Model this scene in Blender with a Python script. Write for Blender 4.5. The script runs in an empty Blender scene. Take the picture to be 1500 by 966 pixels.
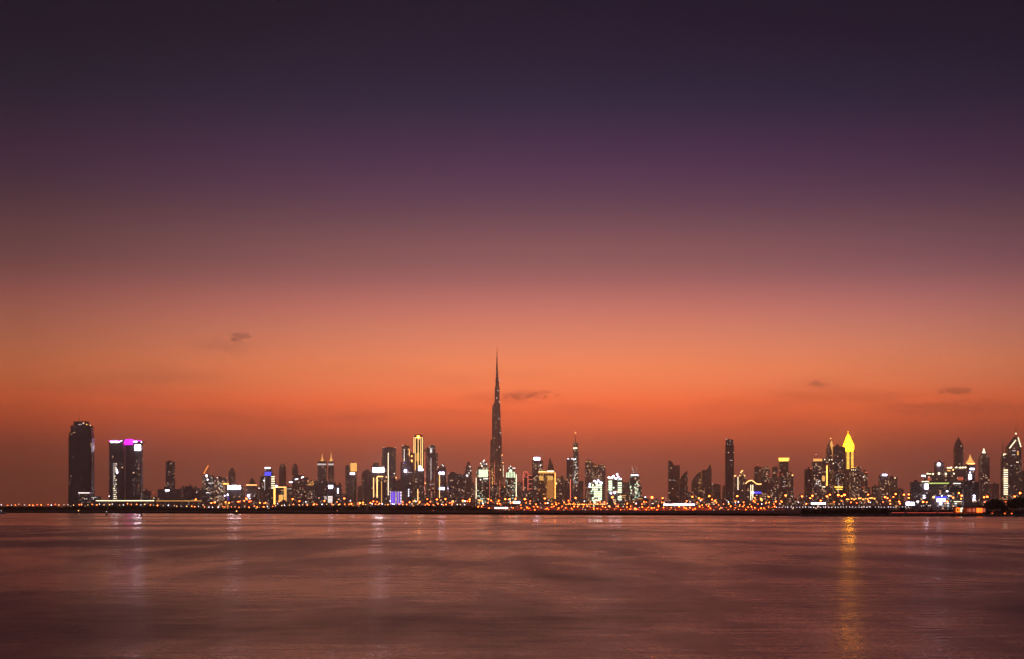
import bpy, bmesh, math, random
from mathutils import Vector

R = random.Random(7)
scene = bpy.context.scene
COL = scene.collection
F = 2250.0          # focal length in photograph pixels (1500 wide)
HZ = 744.0          # row of the horizon
EYE = 4.3           # camera height over the water, metres
GZ = 1.0            # level of the land


def wx(px, Y): return (px - 750.0) / F * Y
def wz(py, Y): return EYE + (HZ - py) / F * Y


# ------------------------------------------------------------------ materials
def new_mat(name):
    m = bpy.data.materials.new(name); m.use_nodes = True
    nt = m.node_tree; nt.nodes.clear()
    return m, nt


def N(nt, t, **kw):
    n = nt.nodes.new(t)
    for k, v in kw.items(): setattr(n, k, v)
    return n


def MATH(nt, op, a, b=None, c=None, clamp=False):
    n = nt.nodes.new('ShaderNodeMath'); n.operation = op; n.use_clamp = clamp
    for i, v in enumerate((a, b, c)):
        if v is None: continue
        if isinstance(v, (int, float)): n.inputs[i].default_value = v
        else: nt.links.new(v, n.inputs[i])
    return n.outputs[0]


def MAPR(nt, v, a, b, c, d, smooth=False):
    n = nt.nodes.new('ShaderNodeMapRange'); n.clamp = True
    if smooth: n.interpolation_type = 'SMOOTHSTEP'
    nt.links.new(v, n.inputs[0])
    for i, x in enumerate((a, b, c, d)): n.inputs[i + 1].default_value = x
    return n.outputs[0]


def MIX(nt, f, a, b, mode='MIX'):
    n = nt.nodes.new('ShaderNodeMix'); n.data_type = 'RGBA'; n.blend_type = mode
    for sock, v in ((n.inputs[0], f), (n.inputs[6], a), (n.inputs[7], b)):
        if isinstance(v, (int, float)): sock.default_value = v
        elif isinstance(v, tuple): sock.default_value = (*v[:3], 1)
        else: nt.links.new(v, sock)
    return n.outputs[2]


def facade(name, wall, glass, dens, warm, bay=4.0, floor=3.7, power=2.2, rough=0.25, wcol=(1.0, .56, .32), ccol=(.85, .92, 1.0)):
    """Curtain wall: floor slabs, mullions, glass, and some rooms with the light on (a pattern far below a pixel or about one)."""
    m, nt = new_mat(name)
    uv = N(nt, 'ShaderNodeUVMap'); sp = N(nt, 'ShaderNodeSeparateXYZ'); nt.links.new(uv.outputs[0], sp.inputs[0])
    u = MATH(nt, 'DIVIDE', sp.outputs[0], bay); v = MATH(nt, 'DIVIDE', sp.outputs[1], floor)
    cu = MATH(nt, 'FLOOR', u); cv = MATH(nt, 'FLOOR', v); fu = MATH(nt, 'FRACT', u); fv = MATH(nt, 'FRACT', v)
    oi = N(nt, 'ShaderNodeObjectInfo'); rnd = MATH(nt, 'MULTIPLY', oi.outputs['Random'], 191.7)
    cb = N(nt, 'ShaderNodeCombineXYZ')
    nt.links.new(cu, cb.inputs[0]); nt.links.new(cv, cb.inputs[1]); nt.links.new(rnd, cb.inputs[2])
    wn = N(nt, 'ShaderNodeTexWhiteNoise', noise_dimensions='3D'); nt.links.new(cb.outputs[0], wn.inputs['Vector'])
    sc = N(nt, 'ShaderNodeSeparateColor'); nt.links.new(wn.outputs['Color'], sc.inputs[0])
    # clusters of lit rooms
    cl = N(nt, 'ShaderNodeTexNoise', noise_dimensions='3D'); cl.inputs['Scale'].default_value = 0.13; cl.inputs['Detail'].default_value = 2
    nt.links.new(cb.outputs[0], cl.inputs['Vector'])
    dloc = MAPR(nt, cl.outputs[0], .38, .66, dens * .12, dens * 2.1)
    lit = MATH(nt, 'LESS_THAN', wn.outputs['Value'], dloc)
    mu = MATH(nt, 'MULTIPLY', MATH(nt, 'GREATER_THAN', fu, .14), MATH(nt, 'LESS_THAN', fu, .86))
    mv = MATH(nt, 'MULTIPLY', MATH(nt, 'GREATER_THAN', fv, .24), MATH(nt, 'LESS_THAN', fv, .86))
    win = MATH(nt, 'MULTIPLY', mu, mv)
    tone = MAPR(nt, sc.outputs[2], 0, 1, .6, 1.3)
    gcol = MIX(nt, 1.0, glass, tone, 'MULTIPLY')
    base = MIX(nt, win, wall, gcol)
    # weathering of the wall in broad uneven patches
    ns = N(nt, 'ShaderNodeTexNoise'); ns.inputs['Scale'].default_value = .02; ns.inputs['Detail'].default_value = 4
    nt.links.new(uv.outputs[0], ns.inputs['Vector'])
    base = MIX(nt, 1.0, base, MAPR(nt, ns.outputs[0], .3, .7, .75, 1.2), 'MULTIPLY')
    ec = MIX(nt, MATH(nt, 'LESS_THAN', sc.outputs[0], warm), ccol, wcol)
    es = MATH(nt, 'MULTIPLY', MATH(nt, 'MULTIPLY', lit, win), MATH(nt, 'MULTIPLY', MATH(nt, 'POWER', sc.outputs[1], 2.2), power))
    b = N(nt, 'ShaderNodeBsdfPrincipled'); o = N(nt, 'ShaderNodeOutputMaterial')
    nt.links.new(base, b.inputs['Base Color']); nt.links.new(MATH(nt, 'SUBTRACT', rough + .3, MATH(nt, 'MULTIPLY', win, .3)), b.inputs['Roughness'])
    nt.links.new(ec, b.inputs['Emission Color']); nt.links.new(es, b.inputs['Emission Strength'])
    nt.links.new(b.outputs[0], o.inputs[0])
    m.cycles.emission_sampling = 'NONE'
    return m


def plain(name, col, rough=.7, metal=0.0, vary=.25, scale=.3):
    m, nt = new_mat(name)
    tc = N(nt, 'ShaderNodeTexCoord'); ns = N(nt, 'ShaderNodeTexNoise')
    ns.inputs['Scale'].default_value = scale; ns.inputs['Detail'].default_value = 5
    nt.links.new(tc.outputs['Object'], ns.inputs['Vector'])
    c = MIX(nt, 1.0, col, MAPR(nt, ns.outputs[0], .3, .7, 1 - vary, 1 + vary), 'MULTIPLY')
    b = N(nt, 'ShaderNodeBsdfPrincipled'); o = N(nt, 'ShaderNodeOutputMaterial')
    nt.links.new(c, b.inputs['Base Color']); b.inputs['Roughness'].default_value = rough; b.inputs['Metallic'].default_value = metal
    nt.links.new(b.outputs[0], o.inputs[0])
    return m


def glow(name, col, sampled=True):
    """A lamp, a lit sign or a lit strip: col is its radiance."""
    m, nt = new_mat(name)
    e = N(nt, 'ShaderNodeEmission'); o = N(nt, 'ShaderNodeOutputMaterial')
    s = max(col); e.inputs[0].default_value = (*[c / s for c in col], 1); e.inputs[1].default_value = s
    nt.links.new(e.outputs[0], o.inputs[0])
    if not sampled: m.cycles.emission_sampling = 'NONE'
    return m


FA = {
    'dark':   facade('dark_glass_facade', (.10, .092, .10), (.06, .058, .068), .025, .6, 4, 3.7, 2.0),
    'glass':  facade('blue_glass_facade', (.14, .13, .145), (.065, .065, .08), .10, .55, 4, 3.8, 1.5),
    'brown':  facade('brown_stone_facade', (.26, .20, .17), (.07, .062, .068), .12, .8, 4, 3.8, 1.5),
    'flats':  facade('apartment_facade', (.30, .24, .21), (.07, .062, .068), .30, .78, 4, 3.8, 1.7),
    'white':  facade('office_facade', (.16, .15, .155), (.05, .05, .06), .30, .3, 4, 3.8, 1.7),
    'site':   facade('open_concrete_floors', (.18, .18, .16), (.06, .06, .055), .34, .15, 5, 4.5, 2.4, ccol=(.75, 1.0, .72)),
    'far':    facade('hazy_stone_facade', (.15, .12, .11), (.06, .055, .06), .04, .7, 6, 5, 1.6),
    'amber':  facade('warm_lit_facade', (.34, .22, .12), (.10, .06, .04), .42, .97, 4, 4, 1.6, wcol=(1.0, .42, .10)),
    'spire':  facade('steel_and_glass_facade', (.20, .165, .15), (.075, .065, .07), .035, .9, 5, 4, 3.0, rough=.3),
}
M = {
    'roof': plain('roof_concrete', (.14, .13, .125), .85),
    'metal': plain('dark_metal', (.06, .055, .055), .45, .7),
    'concrete': plain('bare_concrete', (.24, .22, .20), .85),
    'steel': plain('painted_steel', (.30, .24, .16), .5, .2),
    'trunk': plain('bark', (.07, .05, .04), .9),
    'leaf': plain('leaves', (.035, .045, .022), .7, vary=.5, scale=.8),
    'mangrove': plain('mangrove_leaves', (.022, .026, .016), .8, vary=.5, scale=.25),
    'mud': plain('dark_mud_ground', (.05, .042, .035), .95, vary=.3, scale=.05),
    'sand': plain('sandy_ground', (.26, .19, .13), .95, vary=.3, scale=.05),
    'stone': plain('breakwater_stone', (.09, .08, .07), .95, vary=.4, scale=.6),
    'asphalt': plain('asphalt', (.05, .05, .05), .85),
    'paint': plain('white_paint', (.7, .7, .68), .5),
    'terracotta': plain('orange_wall_paint', (.42, .14, .06), .8),
    'hull': plain('boat_hull', (.25, .24, .23), .4),
    'white': glow('cool_white_light', (5, 4.7, 5.4)),
    'soft': glow('soft_white_light', (2.6, 2.2, 2.0)),
    'dimw': glow('dim_white_light', (.9, .75, .72)),
    'lav': glow('lavender_white_light', (16, 14, 20)),
    'warm': glow('warm_light', (5.5, 2.4, .75)),
    'gold': glow('gold_light', (7, 2.1, .38)),
    'dgold': glow('dim_gold_light', (1.35, .62, .16)),
    'yellow': glow('yellow_crown_light', (42, 14, .11)),
    'big': glow('huge_sign_light', (27, 24, 28)),
    'crownlamp': glow('gold_crown_lamp', (70, 16, 1.0)),
    'ystripe': glow('yellow_stripe_light', (3.2, 1.7, .25)),
    'orange': glow('sodium_lamp_light', (30, 3.3, .45)),
    'amber': glow('amber_light', (14, 1.9, .35)),
    'cream': glow('cream_light', (3.0, 2.4, 1.5)),
    'red': glow('red_light', (1.2, .12, .08)),
    'dred': glow('dull_red_light', (.55, .11, .06)),
    'coral': glow('coral_light', (1.5, .28, .17)),
    'mag': glow('magenta_light', (5, .05, 4.2)),
    'blue': glow('blue_light', (.14, .13, 1.5)),
    'purple': glow('violet_light', (.20, .07, 1.0)),
    'green': glow('greenish_white_light', (1.9, 2.3, 1.45)),
    'lime': glow('lime_light', (.9, 1.1, .25)),
    'fire': glow('orange_shop_light', (4.2, .55, .06)),
    'sodium': glow('deep_sodium_light', (40, 2.7, .33)),
    'flood': glow('bank_floodlight', (260, 19, 1.6)),
    'wwarm': glow('warm_room_light', (1.15, .50, .17), False),
    'wsoft': glow('pale_room_light', (.95, .78, .62), False),
    'wwhite': glow('bright_room_light', (1.9, 1.75, 1.6), False),
    'wdim': glow('dim_room_light', (.42, .33, .29), False),
    'wgold': glow('golden_room_light', (1.0, .52, .12), False),
    'wgreen': glow('greenish_room_light', (1.1, 1.35, .9), False),
    'goldline': glow('gold_line_light', (2.6, 1.45, .5)),
    'letters': glow('sign_letter_light', (3, 2.7, 2.6)),
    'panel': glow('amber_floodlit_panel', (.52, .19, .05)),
}


# ------------------------------------------------------------------ mesh building
class MB:
    def __init__(s): s.v = []; s.f = []; s.uv = []; s.mi = []

    def face(s, pts, uvs=None, mi=0):
        k = len(s.v); s.v += [tuple(p) for p in pts]; s.f.append(tuple(range(k, k + len(pts))))
        s.uv += uvs or [(p[0] + p[1], p[2]) for p in pts]; s.mi.append(mi)

    def loft(s, rings, mi=0, cap=1, bottom=False):
        """rings: list of (z, [(x, y) counter-clockwise]) all with the same count; uv in metres."""
        n = len(rings[0][1])
        per = [0]
        P = rings[0][1]
        for i in range(n):
            a, b = P[i], P[(i + 1) % n]; per.append(per[-1] + math.hypot(b[0] - a[0], b[1] - a[1]))
        for (z0, A), (z1, B) in zip(rings, rings[1:]):
            for i in range(n):
                j = (i + 1) % n
                s.face([(*A[i], z0), (*A[j], z0), (*B[j], z1), (*B[i], z1)],
                       [(per[i], z0), (per[i + 1], z0), (per[i + 1], z1), (per[i], z1)], mi)
        if cap is not None: s.face([(*p, rings[-1][0]) for p in rings[-1][1]], None, cap)
        if bottom: s.face([(*p, rings[0][0]) for p in reversed(rings[0][1])], None, mi)

    def box(s, x0, x1, y0, y1, z0, z1, mi=0, capmi=None):
        s.loft([(z0, [(x0, y0), (x1, y0), (x1, y1), (x0, y1)]), (z1, [(x0, y0), (x1, y0), (x1, y1), (x0, y1)])], mi,
               mi if capmi is None else capmi, True)

    def bar(s, a, b, r, n=4, mi=0, r2=None):
        a, b = Vector(a), Vector(b); d = (b - a).normalized()
        t = Vector((0, 0, 1)) if abs(d.z) < .9 else Vector((1, 0, 0))
        p = d.cross(t).normalized(); q = p.cross(d)
        r2 = r if r2 is None else r2
        A = [a + (p * math.cos(k * 2 * math.pi / n + .785) + q * math.sin(k * 2 * math.pi / n + .785)) * r for k in range(n)]
        B = [b + (p * math.cos(k * 2 * math.pi / n + .785) + q * math.sin(k * 2 * math.pi / n + .785)) * r2 for k in range(n)]
        for i in range(n):
            j = (i + 1) % n; s.face([A[i], B[i], B[j], A[j]], None, mi)
        s.face(A, None, mi); s.face(B[::-1], None, mi)

    def ball(s, c, r, mi=0, n=8, m=5, sq=1.0):
        for i in range(m):
            t0, t1 = math.pi * i / m, math.pi * (i + 1) / m
            for j in range(n):
                f0, f1 = 2 * math.pi * j / n, 2 * math.pi * (j + 1) / n
                P = lambda t, f: (c[0] + r * math.sin(t) * math.cos(f), c[1] + r * math.sin(t) * math.sin(f), c[2] + r * sq * math.cos(t))
                pts = [P(t1, f0), P(t1, f1), P(t0, f1), P(t0, f0)]
                if i == 0: pts = pts[:3]
                elif i == m - 1: pts = pts[1:]
                s.face(pts, None, mi)

    def mesh(s, name, mats):
        me = bpy.data.meshes.new(name); me.from_pydata(s.v, [], s.f)
        l = me.uv_layers.new(name='UVMap'); l.data.foreach_set('uv', [c for t in s.uv for c in t])
        me.polygons.foreach_set('material_index', s.mi)
        for m in mats: me.materials.append(m)
        me.update(); return me

    def build(s, name, mats, parent=None, loc=(0, 0, 0)):
        o = bpy.data.objects.new(name, s.mesh(name, mats if isinstance(mats, (list, tuple)) else [mats]))
        o.location = loc; COL.objects.link(o)
        if parent: o.parent = parent
        return o


def tag(o, label=None, cat=None, group=None, kind=None):
    for k, v in (('label', label), ('category', cat), ('group', group), ('kind', kind)):
        if v: o[k] = v
    return o


def empty(name, loc):
    o = bpy.data.objects.new(name, None); o.location = loc; o.empty_display_size = 5; COL.objects.link(o); return o


_unit = {}
def unit_box(mat, name):
    k = (mat.name, name)
    if k not in _unit:
        b = MB(); b.box(-.5, .5, -.5, .5, -.5, .5); _unit[k] = b.mesh(name, [mat])
    return _unit[k]


def ubox(name, mat, parent, loc, dims, rz=0.0):
    o = bpy.data.objects.new(name, unit_box(mat, name)); o.location = loc; o.scale = dims; o.rotation_euler = (0, 0, rz)
    COL.objects.link(o); o.parent = parent; return o


_ball = {}
def uball(name, mat, parent, loc, r):
    k = (mat.name, name)
    if k not in _ball:
        b = MB(); b.ball((0, 0, 0), 1); _ball[k] = b.mesh(name, [mat])
    o = bpy.data.objects.new(name, _ball[k]); o.location = loc; o.scale = (r, r, r)
    COL.objects.link(o); o.parent = parent; return o


def rect(w, r, th):
    """Rectangle turned by th whose width seen from the front is w; r = depth / length."""
    c, s_ = abs(math.cos(th)), abs(math.sin(th)); a = w / (c + r * s_); b = r * a
    out = []
    for x, y in ((-a / 2, -b / 2), (a / 2, -b / 2), (a / 2, b / 2), (-a / 2, b / 2)):
        out.append((x * math.cos(th) - y * math.sin(th), x * math.sin(th) + y * math.cos(th)))
    return out


def ngon(w, r, n, ph=0.0):
    return [(w / 2 * math.cos(ph + 2 * math.pi * k / n), w / 2 * r * math.sin(ph + 2 * math.pi * k / n)) for k in range(n)]


def chamfer(w, r, c=.18):
    a, b = w / 2, w * r / 2; k = w * c
    return [(-a + k, -b), (a - k, -b), (a, -b + k), (a, b - k), (a - k, b), (-a + k, b), (-a, b - k), (-a, -b + k)]


BUILDINGS = []      # (px centre, top row, depth, short description) for the labels of what stands beside them


class Tower:
    """A building whose front is Y metres off; tiers are (px0, px1, top row) from the ground up."""

    def __init__(s, name, label, tiers, Y, mat, th=0.0, ratio=.8, shape='rect', cat='tower', group=None, short=None, seed=None, wins=0,
                 wmats=('warm', 'soft', 'dimw'), clutter=True, base=GZ):
        px0, px1 = tiers[0][0], tiers[0][1]
        s.Y = Y; s.k = Y / F; s.pc = (px0 + px1) / 2; s.base = base; s.mat = mat
        s.shape, s.th, s.ratio = shape, th, ratio
        w = (px1 - px0) * s.k
        s.foot = s.ring(w)
        s.d = -min(p[1] for p in s.foot)
        s.o = empty(name, (wx(s.pc, Y), Y + s.d, base))
        tag(s.o, label, cat, group)
        if short: BUILDINGS.append((s.pc, min(t[2] for t in tiers), Y, short, px0, px1))
        mb = MB(); z = 0.0; s.rings = []
        d0 = s.d
        for (a, b, top) in tiers:
            ww = (b - a) * s.k; cx = ((a + b) / 2 - s.pc) * s.k
            fr = [(x + cx, y) for x, y in s.ring(ww)]
            zt = wz(top, Y) - base
            mb.loft([(z, fr), (zt, fr)])
            if not s.rings or True: s.rings.append((z, zt, fr))
            z = zt
        s.h = z
        fr = s.rings[-1][2]
        if clutter:      # parapet and plant boxes on the roof
            rr = random.Random(int(px0 * 7 + Y))
            xs = [p[0] for p in fr]; ys = [p[1] for p in fr]; W = max(xs) - min(xs); cx = sum(xs) / len(xs)
            for q in range(2 if W > 25 else 1):
                bw = W * rr.uniform(.15, .3); bx = cx + rr.uniform(-.22, .22) * W
                mb.box(bx - bw / 2, bx + bw / 2, -bw * .4, bw * .4, z - .4, z + rr.uniform(1.5, 4.5) * min(1.6, s.k), 1)
        s.body = mb.build('facade', [FA[mat] if isinstance(mat, str) else mat, M['roof']], s.o)
        if wins: s.windows(wins, wmats)

    def ring(s, w):
        if s.shape == 'rect': return rect(w, s.ratio, s.th)
        if s.shape == 'round': return ngon(w, s.ratio, 16, math.pi / 16)
        if s.shape == 'oct': return chamfer(w, s.ratio, .2)
        return chamfer(w, s.ratio, .08)

    def loc(s, px, py): return (px - s.pc) * s.k, wz(py, s.Y) - s.base

    def front(s, x, z):
        """front depth of the body and the angle of the wall at (x, z)"""
        fr = s.rings[-1][2]
        for z0, z1, r in s.rings:
            if z <= z1: fr = r; break
        best = None
        n = len(fr)
        for i in range(n):
            a, b = fr[i], fr[(i + 1) % n]
            lo, hi = min(a[0], b[0]), max(a[0], b[0])
            if hi - lo < .01 or x < lo - .01 or x > hi + .01: continue
            y = a[1] + (b[1] - a[1]) * (x - a[0]) / (b[0] - a[0])
            if best is None or y < best[0]: best = (y, math.atan2(b[1] - a[1], b[0] - a[0]))
        if best is None:
            y = min(p[1] for p in fr); return y * .5, 0.0
        return best

    def slab(s, name, px0, px1, y0, y1, mat, t=1.0, parent=None):
        """lit or solid panel fixed to the front, px0..px1 by rows y0..y1"""
        x0, z1 = s.loc(px0, y0); x1, z0 = s.loc(px1, y1)
        x, z = (x0 + x1) / 2, (z0 + z1) / 2
        y, a = s.front(x, z)
        if abs(a) > math.pi / 2: a -= math.copysign(math.pi, a)
        return ubox(name, M[mat], parent or s.o, (x - math.sin(-a) * 0 + math.sin(a) * (t / 2 - .2), y - math.cos(a) * (t / 2 - .2), z),
                    (max(.6, (x1 - x0) / max(.35, math.cos(a))), t, max(.5, z1 - z0)), a)

    def strip(s, px, y0, y1, mat, w=.8, name='light_strip'): return s.slab(name, px - w / 2, px + w / 2, y0, y1, mat)
    def bar(s, px0, px1, y, mat, h=1.0, name='light_strip'): return s.slab(name, px0, px1, y - h / 2, y + h / 2, mat)
    def sign(s, px0, px1, y0, y1, mat='white', name='sign'): return s.slab(name, px0, px1, y0, y1, mat, 1.6)

    def dot(s, px, py, r, mat, name='floodlight'):
        x, z = s.loc(px, py); y, a = s.front(x, min(z, s.h))
        return uball(name, M[mat], s.o, (x, y - r * s.k * .6, z), r * s.k)

    def top(s, px, py, r, mat, name='beacon'):
        x, z = s.loc(px, py); return uball(name, M[mat], s.o, (x, 0, z), r * s.k)

    def mast(s, px, y0, y1, r=.25, name='antenna', mat='metal'):
        x, z0 = s.loc(px, y0); _, z1 = s.loc(px, y1)
        b = MB(); b.bar((x, 0, z0 - 1), (x, 0, (z0 + z1) / 2), r * s.k, 6); b.bar((x, 0, (z0 + z1) / 2), (x, 0, z1), r * s.k * .6, 6, 0, r * s.k * .25)
        return b.build(name, M[mat], s.o)

    def loft(s, name, prof, mat, shape=None, ratio=None, parent=None, n=None):
        """prof: list of (px0, px1, row) from the bottom up"""
        b = MB(); rings = []
        for a, c, y in prof:
            x0, z = s.loc(a, y); x1, _ = s.loc(c, y); w = max(.1, x1 - x0)
            sh = s.shape; rt = s.ratio
            s.shape = shape or sh; s.ratio = ratio or rt
            r = s.ring(w); s.shape = sh; s.ratio = rt
            rings.append((z, [(x + (x0 + x1) / 2, y_) for x, y_ in r]))
        b.loft(rings, 0, 0, True)
        m = M.get(mat) or FA[mat] if isinstance(mat, str) else mat
        return b.build(name, m, parent or s.o)

    def prism(s, name, pts, depth, mat, y=None):
        """outline in photograph pixels, extruded depth metres back from the front"""
        P = [s.loc(*p) for p in pts]
        ar = sum(a[0] * b[1] - b[0] * a[1] for a, b in zip(P, P[1:] + P[:1]))
        if ar < 0: P = P[::-1]
        y0 = -depth / 2 if y is None else y; y1 = y0 + depth
        b = MB()
        b.face([(x, y0, z) for x, z in P], [(x, z) for x, z in P]); b.face([(x, y1, z) for x, z in P[::-1]], [(x, z) for x, z in P[::-1]])
        n = len(P)
        for i in range(n):
            a, c = P[i], P[(i + 1) % n]
            b.face([(a[0], y0, a[1]), (a[0], y1, a[1]), (c[0], y1, c[1]), (c[0], y0, c[1])],
                   [(0, a[1]), (depth, a[1]), (depth, c[1]), (0, c[1])])
        m = (M.get(mat) or FA.get(mat)) if isinstance(mat, str) else mat
        return b.build(name, m, s.o)

    def windows(s, n, mats=('warm', 'soft', 'dimw'), reg=None, size=(.62, .5)):
        """single rooms bright enough to be seen one by one"""
        rr = random.Random(int(s.pc * 13 + n))
        for _ in range(n):
            if reg: px = rr.uniform(reg[0], reg[1]); py = rr.uniform(reg[2], reg[3])
            else:
                z0, z1, fr = rr.choice(s.rings); xs = [p[0] for p in fr]
                x = min(xs) + (max(xs) - min(xs)) * rr.uniform(.08, .92); px = s.pc + x / s.k
                z = z0 + (z1 - z0) * rr.uniform(.05, .96); py = HZ - (z + s.base - EYE) / s.k
                if py > 740: py = rr.uniform(722, 738)
            w = size[0] * rr.uniform(.7, 1.5); h = size[1] * rr.uniform(.7, 1.5)
            mm = rr.choice(mats); mm = {'warm': 'wwarm', 'soft': 'wsoft', 'white': 'wwhite', 'dimw': 'wdim', 'dgold': 'wgold', 'gold': 'wgold', 'green': 'wgreen', 'coral': 'dred', 'cream': 'wsoft'}.get(mm, mm)
            s.slab('lit_window', px - w / 2, px + w / 2, py - h / 2, py + h / 2, mm, .8)


def crane(label, tip, foot, base, Y, lamps, mat='steel', lmat='warm', group='construction cranes'):
    """luffing-jib tower crane standing on an unfinished tower"""
    k = Y / F
    o = empty('tower_crane', (wx(base[0], Y), Y + 12, wz(base[1], Y))); tag(o, label, 'crane', group)
    L = lambda p: ((p[0] - base[0]) * k, 0, (base[1] - p[1]) * k)
    f, t = L(foot), L(tip)
    b = MB()
    for sx, sy in ((-1, -1), (1, -1), (1, 1), (-1, 1)): b.bar((sx, sy, 0), (f[0] + sx, sy, f[2]), .22)
    q = 0.0; sg = 1
    while q < f[2] - 2:
        b.bar((-sg, -1, q), (sg, -1, q + 2), .14); q += 2; sg = -sg
    b.build('mast', M[mat], o)
    b = MB(); n = 14
    F_, T_ = Vector(f), Vector(t); up = Vector((-(T_ - F_).z, 0, (T_ - F_).x)).normalized() * 1.5
    b.bar(F_, T_, .3); b.bar(F_ + up, T_, .3)
    for i in range(n):
        b.bar(F_.lerp(T_, i / n), (F_ + up).lerp(T_, (i + .5) / n), .14)
    b.build('jib', M[mat], o)
    b = MB(); dx = -math.copysign(1, t[0] - f[0])
    b.bar(F_, F_ + Vector((dx * 8, 0, 1)), .5); b.box(f[0] + dx * 6 - 1.5, f[0] + dx * 6 + 1.5, -1.2, 1.2, f[2] - 1.5, f[2] + 1)
    b.bar(F_ + Vector((0, 0, 0)), F_ + Vector((dx * 3, 0, 9)), .25); b.bar(F_ + Vector((dx * 3, 0, 9)), F_.lerp(T_, .8), .1)
    b.build('counterweight_arm', M[mat], o)
    for i in range(lamps):
        p = F_.lerp(T_, (i + .6) / lamps); uball('jib_lamp', M[lmat], o, (p.x, -1.0, p.z), .45 * k)
    return o


# ------------------------------------------------------------------ far towers, from one end of the skyline to the other
T = Tower
# --- lone dark tower with the antenna
t = T('office_tower', 'tall dark tower with an antenna on its stepped flat top, hardly a window lit',
      [(99.5, 133.5, 640), (100.2, 133.0, 634), (102.3, 132.2, 623.6), (106, 126.8, 617.4)], 3000, 'dark', 0, .6, 'cham', short='dark antenna tower', clutter=False)
t.loft('flared_base', [(98.8, 134, 738.5), (99.6, 133.4, 700)], 'dark')
t.mast(112.6, 617.4, 602.6, .3); t.mast(118, 617.4, 614.5, .3, 'short_mast'); t.mast(121.5, 617.4, 615, .25, 'short_mast')
t.dot(125.8, 622, .75, 'ystripe', 'roof_lamp'); t.dot(130.4, 623.1, .6, 'cream', 'roof_lamp')
for p in (114.5, 116, 118): t.sign(p - .4, p + .4, 621.5, 622.5, 'dimw', 'roof_light')
t.windows(4, ('dimw',), (102, 132, 682, 726), (.6, .4))
for i in range(9): t.strip(103.5 + i * 3.5, 636, 732, 'metal', .35, 'mullion')
t = T('low_building', 'terraced low building with a white lit top floor beside the dark antenna tower', [(111, 150, 733), (112, 141, 727), (112, 129.5, 721)], 2820, 'glass', cat='building', short='white topped terraces', wins=12)
t.bar(112.5, 129, 722.3, 'soft', 1.0); t.dot(157.5, 727, .7, 'white'); t.bar(133, 140, 729, 'dimw', .8)
for p in (123, 126, 136): t.dot(p, 731, .5, 'soft')
# --- pair with magenta crown
t = T('glass_tower', 'dark glass tower with lilac strip lights on its roof and a lit column of windows',
      [(159.2, 181.2, 648)], 3200, 'dark', 0, .7, 'cham', short='lilac roofed twin tower', group='pair of dark glass towers')
t.prism('sloped_roof', [(159.4, 648), (181, 648), (180.5, 643.8), (178, 643), (171, 646.3), (160.5, 647)], 30, 'metal', 0)
t.bar(162, 173, 647.6, 'big', 1.6); t.bar(160, 179, 646.2, 'mag', .7); t.prism('light_strip', [(173.8, 647.6), (179, 645.3), (179, 646.1), (173.8, 648.6)], 2, 'white', -2 - t.d)
t.prism('lit_emblem', [(170.6, 686.5), (171.6, 688), (173, 692), (172.4, 694.5), (170.8, 693.5)], 1.2, 'white', -1 - t.d)
for c in range(4):
    for r in range(18):
        if R.random() < .75: t.sign(166 + c * 1.35, 166.55 + c * 1.35, 679 + r * 3, 680.4 + r * 3, R.choice(('dimw', 'cream', 'dimw')), 'lit_window')
t.windows(14, ('dimw',), (160, 180.5, 672, 730), (.6, .4))
t = T('glass_tower', 'dark glass tower with a magenta crown and a white screen near its top',
      [(183.9, 206.2, 648)], 3200, 'dark', 0, .7, 'cham', short='magenta crowned twin tower', group='pair of dark glass towers')
t.prism('crown', [(183.2, 651.5), (194.5, 651.5), (194.5, 644.6), (189, 643.6), (183.2, 645)], 22, 'mag', -2 - t.d)
t.prism('sloped_roof', [(193.1, 648), (206, 648), (206, 647), (194.5, 644.5), (193.1, 645)], 30, 'metal', 0)
t.bar(195.5, 201, 647.2, 'lav', .9); t.bar(195, 206.5, 645.8, 'mag', .8); t.dot(206.4, 647.8, .9, 'white')
t.sign(198, 206, 652.2, 660, 'big', 'screen')
for p in ((203.2, 681), (205, 686.2), (203, 711), (202.5, 714)): t.dot(*p, .55, 'red', 'beacon')
t.windows(26, ('dimw', 'soft', 'cream'), (195, 204.5, 668, 728), (.6, .6))
t = T('low_building', 'low dark block behind the magenta crowned tower with a red lamp', [(205.5, 219, 719.5)], 3500, 'glass', cat='building', wins=6)
t.dot(224, 722, .7, 'red', 'beacon')
# --- slab on podium
t = T('office_tower', 'plain dark slab tower with sparse windows standing alone behind a low block', [(241.7, 255.5, 676.4)], 4200, 'glass', .12, .6, short='lone dark slab', wins=16, wmats=('dimw', 'soft'))
for p in ((241.8, 693), (255.2, 693.5), (241, 711)): t.dot(*p, .45, 'coral', 'beacon')
t = T('low_building', 'long low block with a bright white roof sign under the lone dark slab', [(231, 263, 717)], 3700, 'dark', cat='building', wins=8, short='long low signed block')
t.sign(242, 248, 717.6, 719.8, 'white')
for a, b, y, l in ((262, 272, 716, 'low dim block with a flat roof beside the long low block'), (270, 281, 712.5, 'low stepped block with a roof box, darkest of the low group'),
                   (280, 294, 715.5, 'wide low block just before the tower with two cranes')):
    T('low_building', l, [(a, b, y)], 3900, 'dark', R.uniform(-.3, .3), .8, cat='building', wins=7, wmats=('dimw', 'soft'))
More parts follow.
